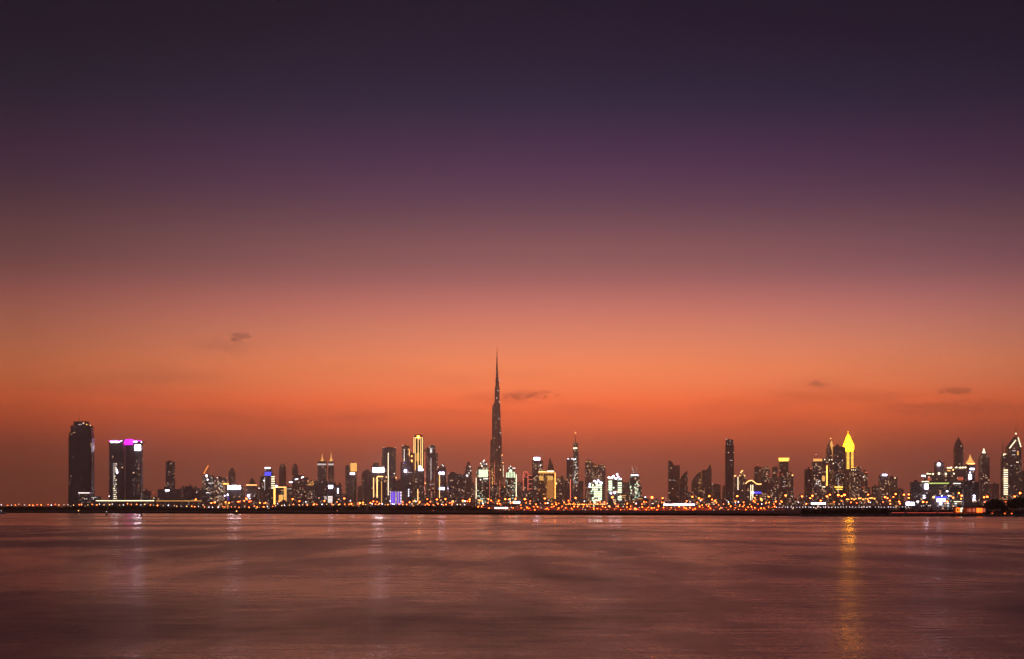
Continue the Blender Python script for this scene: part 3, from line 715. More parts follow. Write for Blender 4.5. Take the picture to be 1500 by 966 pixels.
t = T('apartment_block', 'warm lit block with lamps on its stepped roof beside the tallest dark slab', [(1076, 1093, 700), (1082.7, 1092.5, 696), (1085, 1090, 692)], 4300, 'flats', 0, .8, short='lamp roofed block', wins=16, wmats=('warm', 'dgold'))
for p in ((1076.5, 697.5), (1078, 697), (1087, 690.5), (1088.5, 689.8), (1086, 692), (1084, 697), (1091, 697)): t.dot(*p, .75, 'warm')
t.strip(1081, 699, 718, 'cream', .8)
t = T('wave_building', 'building with a wavy line of light over two upright lines and a blue sign', [(1092, 1115.5, 709.5)], 3600, 'brown', 0, .6, cat='building', short='wavy line building', clutter=False, wins=12, wmats=('warm', 'dimw'))
W = [(1092, 708.8), (1094.5, 706.3), (1098, 704.4), (1101.3, 704), (1104.5, 706), (1107.5, 708.6), (1111, 709.7), (1115.3, 709.2)]
t.prism('wavy_light', [(a, b - .5) for a, b in W] + [(a, b + .5) for a, b in reversed(W)], 2, 'warm', -t.d - 1)
t.strip(1099.8, 710.5, 735.5, 'cream', .9); t.strip(1102.7, 710.5, 735.5, 'cream', .9); t.bar(1103.5, 1115, 722, 'blue', 3.0, 'sign'); t.bar(1101, 1104, 722, 'lav', 2)
for p in ((1105, 730), (1107, 733.5), (1114.5, 731), (1115.5, 733)): t.dot(*p, 1.3, 'gold', 'lamp')
t = T('slab_tower', 'plain brown tower rising behind the wavy line building', [(1105.6, 1115.5, 684)], 5300, 'brown', 0, .8, short='plain brown tower', wins=6); t.top(1110.3, 681, .7, 'coral')
t = T('apartment_block', 'dark rounded tower with sparse windows and red lamps', [(1115.5, 1129, 688), (1117, 1128, 684.5)], 5000, 'flats', 0, .8, 'round', short='dark rounded tower', wins=18, wmats=('dimw', 'warm'))
t.dot(1126, 696.5, .7, 'red', 'beacon'); t.dot(1124, 694, .6, 'red', 'beacon')
T('slab_tower', 'narrow dark slab between the rounded tower and the yellow crowned tower', [(1132, 1139.3, 684.5)], 5200, 'brown', 0, .9, short='narrow dark slab', wins=6, wmats=('dimw',))
t = T('crowned_tower', 'tower with a flat glowing yellow crown flaring past its sides', [(1142.2, 1155.4, 676)], 5000, 'brown', 0, .8, 'cham', short='yellow crowned tower', clutter=False, wins=10)
t.loft('crown', [(1143, 1155, 676), (1142.4, 1155.9, 673.6), (1142, 1156.2, 671)], 'ystripe')
for p in ((1142, 696), (1140, 695), (1146, 694.5)): t.dot(*p, .7, 'red', 'beacon')
t.bar(1147, 1151, 706, 'dimw', .7); t.bar(1146, 1150, 713, 'dimw', .7)
t = T('apartment_block', 'lower shoulder block with a warm roof lamp beside the yellow crowned tower', [(1154.5, 1162.4, 694)], 4900, 'flats', 0, .8, wins=10, wmats=('dimw', 'warm')); t.dot(1160.7, 696.4, .9, 'warm')
t = T('apartment_block', 'dark lit-windowed block in front of the narrow dark slab', [(1128, 1141, 700)], 4600, 'flats', .1, .8, wins=14, wmats=('dimw', 'warm', 'coral'))

# --- group round the yellow spire
t = T('slab_tower', 'dark slab at the quiet edge of the yellow spire group', [(1180, 1191.5, 687.6)], 4300, 'dark', 0, .8, short='dark edge slab', wins=6, wmats=('dimw',)); t.bar(1186.5, 1190.5, 686.8, 'coral', .7)
t = T('hotel_tower', 'tower with a cream lit sign band across its top and a small mast', [(1191, 1204.5, 676.5), (1191.3, 1204.3, 672)], 4100, 'flats', 0, .8, 'cham', short='cream banded tower', clutter=False, wins=30, wmats=('soft', 'warm', 'cream'))
t.sign(1191.2, 1204.4, 672.3, 676, 'dgold', 'sign_band'); t.mast(1196.5, 672, 666, .35); t.top(1196.5, 665.8, .5, 'soft')
t.windows(16, ('white', 'soft'), (1195, 1204, 703, 712), (.9, .9))
t = T('hotel_tower', 'tower with one long gold light column and a gold lit block on its front', [(1203.6, 1214, 674)], 4200, 'flats', 0, .9, short='gold column tower', wins=14, wmats=('warm', 'soft'))
t.strip(1211.3, 682.5, 711.5, 'gold', 1.5); t.slab('lit_block', 1203.4, 1208.2, 697.5, 705, 'dgold'); t.bar(1203, 1209, 713.5, 'cream', 1.1); t.dot(1211, 710.5, 1.2, 'gold'); t.strip(1203.7, 684, 705, 'warm', .6)
for p in ((1208, 673.5), (1215, 674), (1219, 673.5), (1221, 679)): t.dot(*p, .8, 'cream')
t = T('sail_tower', 'tower with a sail-shaped top and one amber lit fin', [(1211.2, 1222, 671)], 5000, 'brown', 0, .8, short='sail topped tower', clutter=False, wins=10)
t.prism('sail', [(1211.2, 671), (1212, 661), (1213.5, 654), (1216, 648), (1218, 644.2), (1219, 650), (1219.4, 671)], 24, FA['brown'], -t.d + 1)
t.prism('lit_fin', [(1215.8, 651), (1218, 645), (1219.6, 650.5), (1222, 657), (1221.8, 671), (1219.8, 671), (1218.6, 660)], 14, 'dgold', -t.d - 1); t.top(1217.8, 642.5, .7, 'warm')
t = T('slab_tower', 'tall flat topped slab standing before the yellow spire', [(1222, 1238.6, 654.2)], 4400, 'glass', 0, .7, short='slab by the yellow spire', wins=4, wmats=('dimw',))
t.windows(44, ('soft', 'dimw', 'white', 'warm'), (1224, 1237, 672, 712), (.6, .7)); t.strip(1228, 700, 722, 'dimw', .5)
t.bar(1222.5, 1234.5, 713.8, 'ystripe', 1.8); t.bar(1224.5, 1234, 717, 'ystripe', 1.1)
t = T('spire_tower', 'tower with a brilliant yellow onion-shaped spire and two columns of yellow stripes', [(1239.6, 1250.6, 661)], 5200, 'brown', 0, .9, 'cham', short='yellow spire tower', clutter=False)
t.loft('onion_spire', [(1240.2, 1250.2, 661.6), (1237.6, 1250.9, 657), (1236.9, 1250.9, 653), (1238.6, 1249.4, 648.5), (1240.4, 1247.4, 643.5), (1241.6, 1245.7, 639), (1242.6, 1244.6, 635.5), (1243, 1244.1, 632.6)], 'yellow', 'oct', .9)
sp_ = [(1237.2, 1251.2, 656), (1236.9, 1250.9, 653), (1238.6, 1249.4, 648.5), (1240.4, 1247.4, 643.5), (1241.6, 1245.7, 639), (1243, 1244.1, 633)]
rb_ = MB()
for fr_ in (-1, -.45, .12, .62, 1):
    for (a0, a1, ya), (b0, b1, yb) in zip(sp_, sp_[1:]):
        P0 = t.loc((a0 + a1) / 2 + fr_ * (a1 - a0) / 2, ya); P1 = t.loc((b0 + b1) / 2 + fr_ * (b1 - b0) / 2, yb)
        w0, w1 = (a1 - a0) / 2 * t.k, (b1 - b0) / 2 * t.k
        rb_.bar((P0[0], -w0 * .92 * (1 - .55 * abs(fr_)) - 1, P0[1]), (P1[0], -w1 * .92 * (1 - .55 * abs(fr_)) - 1, P1[1]), .8)
rb_.build('rib', M['steel'], t.o)
for i in range(14):
    t.bar(1240.2, 1244.2, 663.3 + i * 1.8, 'ystripe', .9, 'light_bar'); t.bar(1246.8, 1250.2, 663.3 + i * 1.8, 'ystripe', .9, 'light_bar')
t = T('apartment_block', 'warm block with a slanted roof below the yellow spire', [(1246.5, 1261.4, 686.5)], 4300, 'flats', 0, .8, short='slant roofed block', clutter=False, wins=16, wmats=('warm', 'dimw'))
t.prism('slanted_top', [(1246.5, 686.5), (1261.3, 683.4), (1261.3, 686.5)], 25, FA['flats'], -t.d + 1)
for p in (1247.5, 1250, 1253): t.dot(p, 688.7, .6, 'cream')
t = T('apartment_block', 'block with a coral roof lamp and red lit floor next to the slant roofed block', [(1261.3, 1270.8, 692)], 4350, 'flats', 0, .8, short='coral lamped block', wins=14, wmats=('warm', 'coral'))
t.bar(1267, 1271, 692.3, 'coral', .9); t.dot(1265, 699, .7, 'soft'); t.bar(1262, 1267, 714, 'dred', 1.2)
t = T('apartment_block', 'apartment tower with a lilac roof sign standing apart from the yellow spire', [(1289, 1302.3, 696)], 4700, 'flats', 0, .8, short='lilac signed apartment tower', wins=22, wmats=('warm', 'dimw')); t.sign(1292.5, 1299, 695, 697, 'lav', 'roof_sign')
t = T('apartment_block', 'flat topped neighbour of the lilac signed tower with a cream roof lamp', [(1302.3, 1315, 699.5)], 4750, 'brown', 0, .8, wins=16, wmats=('warm', 'dimw')); t.dot(1311, 700.5, .9, 'cream')
T('low_building', 'low dim block before the lilac signed apartment tower', [(1278.5, 1289, 713)], 4600, 'brown', .2, .8, cat='building', wins=8)

# --- hotel with the terraces, and the last towers
t = T('hotel', 'end block of the wide waterside hotel with a white screen at its corner', [(1336, 1360, 706.5)], 2300, 'dark', 0, .5, cat='building', short='waterside hotel', wins=34, wmats=('dimw', 'soft', 'white'))
t.sign(1354.5, 1359.6, 709.5, 716.5, 'lav', 'screen'); t.bar(1350, 1360, 705.8, 'cream', .9)
for p in ((1353.5, 726.5), (1353.5, 729.5), (1344, 735)): t.bar(p[0] - 1.5, p[0] + 1.5, p[1], 'white', 1.5)
t = T('hotel', 'middle of the wide waterside hotel with lime roof edge and blue glowing door', [(1360, 1412, 708.8)], 2340, 'white', 0, .35, cat='building', short='waterside hotel', wins=60, wmats=('dimw', 'soft', 'cream'))
for i in range(13): t.bar(1360.5 + i * 2.3, 1362.2 + i * 2.3, 708 + .5 * (i % 2), 'lime', 1.5)
for i in range(9): t.sign(1396.5 + i * 1.25, 1397.1 + i * 1.25, 708, 709, 'soft', 'roof_lamp')
t.sign(1372.5, 1384.2, 731, 734.8, 'lav', 'entrance_canopy'); t.sign(1370, 1386.5, 727.5, 730.6, 'blue', 'blue_panel'); t.dot(1377.5, 738, 1.8, 'lav')
for p in ((1379.5, 726.7), (1388, 720), (1389.5, 726.5), (1386.5, 720)): t.dot(*p, .9, 'white')
t.bar(1397, 1417, 735, 'cream', .8)
for p in ((1367.5, 728.5),): t.dot(*p, 1.6, 'warm')
t = T('hotel', 'unlit end block of the wide waterside hotel with small blue-white lamps', [(1412, 1434.2, 706)], 2300, 'dark', 0, .5, cat='building', wins=24, wmats=('dimw',))
for y in (726.5, 729.5, 732.5): t.bar(1425.5, 1428, y, 'lav', 1.3)
t = T('hotel_tower', 'stout tower with one dazzling lamp near its top above the waterside hotel', [(1371, 1383.4, 677.4)], 3400, 'brown', 0, .8, short='stout dazzling tower', wins=8, wmats=('dimw',)); t.dot(1375, 680.5, 2.1, 'lav'); t.dot(1375.3, 694, 1.7, 'cream')
t = T('terraced_building', 'lowest lamp lined terrace above the waterside hotel', [(1356, 1370, 694.5)], 2800, 'brown', 0, .6, cat='building', wins=8, short='lamp lined terraces')
t.bar(1350.5, 1357, 697.3, 'white', 2.0); t.bar(1357, 1364, 694.5, 'cream', 1.0); t.dot(1366.5, 694.7, 1.3, 'cream'); t.dot(1358.5, 694, 1.1, 'cream'); t.slab('lit_wall', 1358.5, 1364, 700, 704, 'dred')
t = T('terraced_building', 'middle lamp lined terrace with warm windows above the waterside hotel', [(1384, 1398.5, 687)], 2900, 'brown', 0, .6, cat='building', wins=16, wmats=('warm', 'dimw'))
t.bar(1387, 1394, 685.6, 'cream', 1.3); t.dot(1393.3, 685.2, 1.3, 'cream'); t.bar(1387.5, 1392, 689.5, 'dgold', 2.0); t.dot(1385.3, 694.5, 1.5, 'cream'); t.dot(1397, 694, 1.1, 'cream'); t.dot(1396, 688.5, 1.0, 'warm')
t = T('terraced_building', 'highest lamp lined terrace, plain walled, in front of the pointed dark tower', [(1398.5, 1415, 685.4)], 2900, 'brown', 0, .6, cat='building', wins=5, wmats=('dimw',))
for p in (1401, 1406.5, 1410.5, 1414.3): t.bar(p - 2.2, p, 685.4, 'cream', .9); t.dot(p, 685, 1.2, 'cream')
t.slab('lit_wall', 1403, 1411, 699, 704, 'dred')
t = T('pointed_tower', 'dark hazy tower with broad shoulders and a sharp cone top, unlit', [(1399.6, 1412.4, 654.5), (1400.3, 1411.5, 652)], 5600, 'far', 0, 1, 'oct', short='dark cone topped tower', clutter=False)
t.loft('cone_top', [(1400.3, 1411.5, 652), (1403.2, 1408.8, 646), (1405.2, 1406.8, 641.5), (1405.9, 1406.1, 638.8)], 'far', 'oct', 1)
t = T('crowned_tower', 'small tower with a gold lit pyramid and white signs beside the cone topped tower', [(1417, 1428.7, 680)], 4000, 'glass', 0, .9, 'cham', short='gold pyramid tower', clutter=False, wins=4)
t.loft('pyramid', [(1417.5, 1428, 680), (1418.4, 1427.2, 676.5)], 'dgold', 'rect'); t.loft('pyramid_tip', [(1419, 1426.6, 676.4), (1421.6, 1424, 670.5), (1422.4, 1422.8, 665.5)], 'dgold', 'rect')
t.bar(1417.5, 1428, 679.8, 'warm', 1.0); t.bar(1421, 1427, 687.3, 'lav', 2.0, 'sign'); t.sign(1419.2, 1422.6, 695.4, 702.5, 'lav'); t.dot(1421, 692.5, 1.1, 'white')
t = T('crowned_tower', 'grey tower with stepped shoulders and a small gold cone on top', [(1436.4, 1450.2, 671), (1437.5, 1448.8, 668), (1439, 1447, 664)], 4800, 'brown', 0, .9, 'cham', short='gold cone tower', clutter=False, wins=18, wmats=('dimw', 'soft'))
t.loft('gold_cone', [(1440.8, 1445.4, 664), (1441.8, 1444.4, 661), (1442.9, 1443.3, 656.5)], 'cream', 'oct', 1); t.mast(1443.1, 657, 649, .15)
T('far_tower', 'pale hazy block in the gap between the gold cone tower and the gabled tower', [(1452.6, 1463.6, 709)], 7000, 'far', wins=3, wmats=('dimw',), short='pale hazy block')
t = T('slim_tower', 'slim tower with a ladder of white bars and a thin mast beside the gabled tower', [(1467.4, 1477, 668), (1468.5, 1475.5, 665)], 4500, 'brown', 0, .8, 'cham', short='white barred tower', clutter=False, wins=10, wmats=('warm', 'dimw'))
for i in range(12): t.bar(1470.2, 1476.2, 689 + i * 3.2, 'cream', 1.5, 'light_bar')
t.mast(1470.3, 665, 641, .45); t.bar(1470, 1474, 665.5, 'cream', 1.2); t.dot(1470.3, 667, .8, 'cream'); t.windows(14, ('warm', 'gold'), (1466, 1476, 726, 738), (.9, .9))
t = T('gabled_tower', 'tall tower whose steep gabled top is edged in white light under a mast', [(1476.8, 1496.3, 657)], 4600, 'brown', 0, .7, short='gabled tower', clutter=False, wins=18, wmats=('dimw', 'soft'))
t.prism('gable', [(1476.8, 657), (1490.4, 639.6), (1496.2, 657)], 34, FA['brown'], -t.d)
t.prism('gable_light', [(1478, 657), (1487.6, 644.4), (1487.6, 646.4), (1479.5, 657)], 2, 'cream', -t.d - 1.4); t.prism('gable_light', [(1490.8, 641), (1491.8, 641.2), (1496, 655), (1494.8, 655)], 2, 'cream', -t.d - 1.4)
t.mast(1490.4, 640, 621.5, .45); t.top(1490.4, 635.2, 1.2, 'cream'); t.bar(1482.5, 1488, 660.6, 'dimw', 1); t.bar(1482.5, 1487, 666.5, 'dimw', 1); t.slab('lit_panel', 1490, 1492, 661, 667, 'dgold'); t.bar(1488.5, 1492, 677.3, 'cream', .8); t.bar(1480, 1483, 682.5, 'dimw', .7)
t = T('apartment_block', 'block cut by the frame edge behind the gabled tower', [(1497.5, 1512, 690)], 5200, 'far', 0, .8, wins=5, short='edge block')

# ------------------------------------------------------------------ low city between and behind them
BUILDINGS.sort()
def nearest(px): return min(BUILDINGS, key=lambda b: abs(b[0] - px))[3]
def around(px):
    l = [b for b in BUILDINGS if b[0] < px]; r = [b for b in BUILDINGS if b[0] >= px]
    a = l[-1][3] if l else None; b = r[0][3] if r else None
    if a == b: b = None
    return a, b
seen = {}
def relate(px, kind):
    a, b = around(px)
    if a and b: s_ = f'{kind} between the {a} and the {b}'
    else: s_ = f'{kind} beyond the {a or b}'
    if len(s_.split()) > 16: s_ = f'{kind} near the {nearest(px)}'
    return s_
rf = random.Random(21)
px = 212.0
row = []
while px < 1336:
    w = rf.uniform(6, 15); Yf = rf.choice((5400, 5900, 6400, 4700))
    base_top = 716 if (px < 560 or 940 < px < 1060 or px > 1265) else 708
    if 1160 < px < 1182: base_top = 728
    if 940 < px < 978: base_top = 731
    if 1315 < px < 1336: base_top = 724
    if px < 300: base_top = 722
    ytop = base_top + rf.uniform(-4, 9)
    row.append((px, px + w, ytop, Yf)); px += w * rf.uniform(.9, 1.5)
for a, b, ytop, Yf in row:
    m = rf.choice(('brown', 'flats', 'glass', 'brown', 'far'))
    size = 'slim' if b - a < 8.5 else 'broad' if b - a > 12 else 'low'
    tone = {'brown': 'brown', 'flats': 'warm windowed', 'glass': 'glassy', 'far': 'hazy'}[m]
    lab = relate((a + b) / 2, f'{size} {tone} block')
    if lab in seen:
        lab = lab.replace(' block', ' lower block' if ytop > seen[lab] else ' taller block', 1)
        if lab in seen: lab = lab.replace('block', 'second block', 1)
    seen[lab] = ytop
    T('low_building', lab, [(a, b, ytop)], Yf, m, rf.uniform(-.5, .5), rf.uniform(.6, 1), cat='building', wins=6,
      wmats=('dimw', 'warm', 'dgold', 'soft'), group='low city blocks')
YARDS = []
px = 300.0
while px < 1335:
    w = rf.uniform(8, 20); ytop = rf.uniform(729, 736)
    if 690 < px < 770: ytop += 2
    size = 'small' if w < 11.5 else 'long' if w > 16 else 'squat'
    lab = relate(px + w / 2, f'{size} shoreside shed')
    if lab in seen: lab = lab.replace('shed', 'lower shed' if ytop > seen[lab] else 'taller shed', 1)
    seen[lab] = ytop
    shed_y = rf.uniform(2500, 2900)
    T('shed', lab, [(px, px + w, ytop)], shed_y, rf.choice(('brown', 'flats', 'amber', 'glass')), rf.uniform(-.2, .2), .6, cat='shed', wins=5,
      wmats=('warm', 'dgold', 'soft', 'white'), group='sheds behind the shore road')
    YARDS.append((px, px + w, shed_y))
    px += w * rf.uniform(1.0, 1.7)

# ------------------------------------------------------------------ ground, bank, water
def shore_poly():
    P = [(-5200, 1705), (-900, 1705), (-560, 1700), (-430, 1706), (-300, 1692), (-180, 1696), (-90, 1700), (-40, 1730), (40, 1830), (130, 1850), (240, 1840), (262, 1700),
         (235, 1350), (170, 1000), (143, 860), (146, 780), (170, 764), (215, 757), (300, 759), (500, 752), (5200, 752)]
    return P
sp = shore_poly()
fine = []
for a, b in zip(sp, sp[1:]):
    n = max(1, int(math.hypot(b[0] - a[0], b[1] - a[1]) / 14)) if max(abs(a[0]), abs(b[0])) < 1000 else 1
    for i in range(n):
        t_ = i / n; fine.append((a[0] + (b[0] - a[0]) * t_ + R.uniform(-2, 2), a[1] + (b[1] - a[1]) * t_ + R.uniform(-2.5, 2.5)))
fine.append(sp[-1])
bm = bmesh.new()
top = [bm.verts.new((x, y + 5, GZ + R.uniform(-.3, .2))) for x, y in fine]
low = [bm.verts.new((x, y, -.6)) for x, y in fine]
for i in range(len(fine) - 1): bm.faces.new((low[i], low[i + 1], top[i + 1], top[i]))
fa = bm.faces.new(top + [bm.verts.new((5200, 13900, GZ)), bm.verts.new((-5200, 13900, GZ))])
bmesh.ops.triangulate(bm, faces=[fa])
me = bpy.data.meshes.new('ground'); bm.to_mesh(me); bm.free(); me.materials.append(M['mud'])
g = bpy.data.objects.new('ground', me); COL.objects.link(g); tag(g, kind='structure')

# water: a long exposure has smoothed the ripples; slicks and ruffled patches remain
wm, nt = new_mat('calm_sea_water')
geo = N(nt, 'ShaderNodeNewGeometry')
def noise(scale, detail, sx=1, sy=1, rough=.55, dist=0.0, off=0):
    mp = N(nt, 'ShaderNodeMapping'); mp.inputs['Scale'].default_value = (sx, sy, 1); mp.inputs['Location'].default_value = (off, off * .7, off)
    mp.inputs['Rotation'].default_value = (0, 0, .06)
    nt.links.new(geo.outputs['Position'], mp.inputs['Vector'])
    n = N(nt, 'ShaderNodeTexNoise'); n.inputs['Scale'].default_value = scale; n.inputs['Detail'].default_value = detail
    n.inputs['Roughness'].default_value = rough; n.inputs['Distortion'].default_value = dist
    nt.links.new(mp.outputs[0], n.inputs['Vector']); return n.outputs[0]
slick = noise(.011, 4, .6, 1, .55, .5)                 # long slicks, seen edge on far out
cloud = noise(.038, 5, 1.0, .30, .62, .7, 83)           # gusts running in towards the shore on this side
cloud2 = noise(.075, 4, 1.0, .22, .6, .6, 57)
fine_ = noise(.9, 4, .3, 1, .65, .3, 9)
cd = N(nt, 'ShaderNodeVectorMath', operation='LENGTH'); nt.links.new(geo.outputs['Position'], cd.inputs[0])
lg = MATH(nt, 'LOGARITHM', cd.outputs['Value'], 10)
far_ = MAPR(nt, lg, 1.9, 2.75, 0, 1)              # the breeze ruffles the water more on this side
patch = MATH(nt, 'ADD', MATH(nt, 'MULTIPLY', slick, .45), MATH(nt, 'ADD', MATH(nt, 'MULTIPLY', cloud, .35), MATH(nt, 'MULTIPLY', cloud2, .20)))
# countless small ripples, far finer than a pixel, tilt the surface this way and that while the shutter is open
amp = MAPR(nt, far_, 0, 1, .42, .34)
rough = MATH(nt, 'ADD', MAPR(nt, far_, 0, 1, .285, .15), MAPR(nt, patch, .40, .60, -.06, .125, True))
rough = MATH(nt, 'ADD', rough, MAPR(nt, fine_, .35, .65, -.03, .03))
far2 = MAPR(nt, lg, 2.85, 3.15, 0, 1)
rough = MATH(nt, 'MULTIPLY', rough, MAPR(nt, far2, 0, 1, 1, .5)); amp = MATH(nt, 'ADD', amp, MATH(nt, 'MULTIPLY', far2, .6))
rp = N(nt, 'ShaderNodeMapping'); rp.inputs['Scale'].default_value = (.55, 1, 1); nt.links.new(geo.outputs['Position'], rp.inputs[0])
rn = N(nt, 'ShaderNodeTexNoise'); rn.inputs['Scale'].default_value = 17.0; rn.inputs['Detail'].default_value = 2; nt.links.new(rp.outputs[0], rn.inputs[0])
v1 = N(nt, 'ShaderNodeVectorMath', operation='SUBTRACT'); nt.links.new(rn.outputs['Color'], v1.inputs[0]); v1.inputs[1].default_value = (.5, .5, .5)
v2 = N(nt, 'ShaderNodeVectorMath', operation='SCALE'); nt.links.new(v1.outputs[0], v2.inputs[0]); nt.links.new(amp, v2.inputs['Scale'])
v3 = N(nt, 'ShaderNodeVectorMath', operation='MULTIPLY'); nt.links.new(v2.outputs[0], v3.inputs[0]); v3.inputs[1].default_value = (.6, 1, 0)
v4 = N(nt, 'ShaderNodeVectorMath', operation='ADD'); nt.links.new(v3.outputs[0], v4.inputs[0]); v4.inputs[1].default_value = (0, 0, 1)
v5 = N(nt, 'ShaderNodeVectorMath', operation='NORMALIZE'); nt.links.new(v4.outputs[0], v5.inputs[0])
b = N(nt, 'ShaderNodeBsdfPrincipled'); o = N(nt, 'ShaderNodeOutputMaterial')
b.inputs['Base Color'].default_value = (.12, .09, .105, 1); b.inputs['IOR'].default_value = 1.333; nt.links.new(rough, b.inputs['Roughness'])
nt.links.new(v5.outputs[0], b.inputs['Normal']); nt.links.new(b.outputs[0], o.inputs[0])
mb = MB(); mb.face([(-5200, -600, 0), (5200, -600, 0), (5200, 2400, 0), (-5200, 2400, 0)])
w = mb.build('water', [wm]); tag(w, kind='structure')
mb = MB(); mb.face([(-5200, -600, -6), (5200, -600, -6), (5200, 2400, -6), (-5200, 2400, -6)])
tag(mb.build('sea_bed', [M['sand']]), kind='structure')

# ------------------------------------------------------------------ planting
def leaf_quads(mb, c, rad, n, size, rr, flat=1.0):
    for _ in range(n):
        while True:
            p = Vector((rr.uniform(-1, 1), rr.uniform(-1, 1), rr.uniform(-1, 1)))
            if p.length <= 1: break
        p = Vector((c[0] + p.x * rad[0], c[1] + p.y * rad[1], c[2] + p.z * rad[2]))
        a = Vector((rr.gauss(0, 1), rr.gauss(0, 1), rr.gauss(0, .7) * flat)).normalized(); bb = a.orthogonal().normalized()
        s_ = size * rr.uniform(.6, 1.4); e = a * s_; f = a.cross(bb) * s_ * rr.uniform(.5, .9)
        mb.face([p - e, p + f * .8, p + e, p - f * .8])
rr = random.Random(3)
prof = [(-80, 742), (0, 742), (215, 741.2), (240, 742.5), (300, 745), (395, 744.6), (412, 742), (470, 741.4), (560, 741.2), (690, 741.6), (712, 745), (728, 749)]
def ptop(p):
    for (a, ya), (b_, yb) in zip(prof, prof[1:]):
        if a <= p <= b_: return ya + (yb - ya) * (p - a) / (b_ - a)
    return 742
mb = MB()
for i in range(900):
    p = rr.uniform(-78, 727); Yt = rr.uniform(1708, 1745)
    zt = wz(ptop(p) + rr.uniform(-.4, 1.2), Yt); h = max(.6, zt - GZ)
    leaf_quads(mb, (wx(p, Yt), Yt, GZ + h * .48), (rr.uniform(2, 4), 2.5, h * .55), 42, .75, rr)
tag(mb.build('mangrove_thicket', [M['mangrove']]), 'long black belt of mangrove bushes lining the far shore', 'mangroves', kind='stuff')
mb = MB()
for i in range(620):
    p = rr.uniform(1175, 1560); Yt = rr.uniform(767, 800)
    ht = rr.uniform(743.5, 747.5) if p < 1300 else rr.uniform(746, 752)
    if p > 1395 and Yt < 785: continue
    zt = wz(ht, Yt); h = max(.5, zt - GZ)
    leaf_quads(mb, (wx(p, Yt), Yt, GZ + h * .42), (rr.uniform(.9, 1.6), 1.1, h * .55), 36, .33, rr)
tag(mb.build('shore_scrub', [M['mangrove']]), 'low dark scrub covering the stony near headland', 'scrub', kind='stuff')
# stones of the headland
mb = MB()
for i in range(620):
    p = rr.uniform(1168, 1540); Yt = rr.uniform(752, 764) + (12 if p < 1185 else 0)
    mb.ball((wx(p, Yt), Yt, rr.uniform(0, .9)), rr.uniform(.4, .95), 0, 6, 4, .7)
tag(mb.build('breakwater_stones', [M['stone']]), 'dark rubble stones heaped along the edge of the near headland', 'stones', kind='stuff')

def tree_meshes(seed, h):
    q = random.Random(seed); tb = MB(); cb = MB()
    tb.bar((0, 0, 0), (q.uniform(-.2, .2), 0, h * .35), .28, 7, 0, .2)
    for k in range(9):
        an = q.uniform(0, 6.28); rad = q.uniform(.1, .36) * h; z = h * q.uniform(.42, .86)
        if z > .72 * h: rad *= .6
        e = (math.cos(an) * rad, math.sin(an) * rad, z); tb.bar((0, 0, h * .33), e, .13, 5, 0, .05)
        leaf_quads(cb, e, (h * q.uniform(.13, .2), h * .16, h * q.uniform(.09, .15)), 170, .34, q)
    leaf_quads(cb, (0, 0, h * .62), (h * .26, h * .26, h * .22), 420, .34, q)
    return tb.mesh('trunk', [M['trunk']]), cb.mesh('crown', [M['leaf']])
TM = [tree_meshes(s_, 10) for s_ in (1, 2, 3, 4)]
trees = [(1446, 735, 'small bushy tree at the end of the orange pavilion'), (1451.5, 731.5, 'tall dark tree above the sloping orange lamp'), (1457, 730, 'tallest dark tree in the clump below the pale hazy block'),
         (1462.5, 731.5, 'rounded dark tree on the far side of the pale hazy block'), (1467, 735, 'low spreading tree below the white barred tower'), (1474, 741, 'stunted tree under the ladder of white bars'),
         (1480, 731, 'tree beside the sodium lamps under the gabled tower'), (1485.5, 729, 'dense dark tree in front of the foot of the gabled tower'), (1491, 727, 'broad tree touching the mast light row at the gabled tower'),
         (1496.5, 726, 'highest tree at the very edge of the frame'), (1503, 728, 'tree half out of the frame'), (1437, 739, 'low tree behind the roof of the orange pavilion'), (1425, 740.5, 'low tree behind the middle of the orange pavilion'),
         (1411, 741, 'low tree behind the white sign of the orange pavilion'), (1322, 741, 'lone dark tree beside the white canopy lamps'), (1281, 741, 'lone low tree on the headland below the lilac signed tower')]
for i, (p, y, lab) in enumerate(trees):
    Yt = 796 + (i * 7) % 23; h = wz(y, Yt) - GZ
    o = empty('broadleaf_tree', (wx(p, Yt), Yt, GZ)); o.scale = (h / 10 * (1.15 if h < 8 else .85), h / 10 * .9, h / 10); o.rotation_euler = (0, 0, i * 1.3)
    tag(o, lab, 'tree', 'trees on the headland')
    for nm, me in zip(('trunk', 'crown'), TM[i % 4]):
        c = bpy.data.objects.new(nm, me); COL.objects.link(c); c.parent = o

# ------------------------------------------------------------------ coast road on its embankment, viaduct, canopies
def extr(name, mat, pts, x0, x1, label, cat, kind=None):
    mb = MB(); n = len(pts)
    A = [(x0, y, z) for y, z in pts]; B = [(x1, y, z) for y, z in pts]
    for i in range(n):
        j = (i + 1) % n; mb.face([A[i], A[j], B[j], B[i]][::-1])
    mb.face(A); mb.face(B[::-1])
    return tag(mb.build(name, mat), label, cat, kind=kind)
Yr = 1960
extr('embankment', [M['sand']], [(Yr - 9, GZ - .5), (Yr, EYE), (Yr + 24, EYE), (Yr + 34, GZ - .5)], wx(690, Yr), wx(1150, Yr), None, None, 'structure')
extr('road', [M['asphalt']], [(Yr + 1.5, EYE + .004), (Yr + 1.5, EYE + .02), (Yr + 22, EYE + .02), (Yr + 22, EYE + .004)], wx(690, Yr), wx(1150, Yr), None, None, 'structure')
extr('parapet', [M['concrete']], [(Yr + .2, EYE), (Yr + .2, EYE + 1.1), (Yr + .7, EYE + 1.1), (Yr + .7, EYE)], wx(690, Yr), wx(1150, Yr), 'long concrete parapet along the lamp lit coast road', 'parapet')
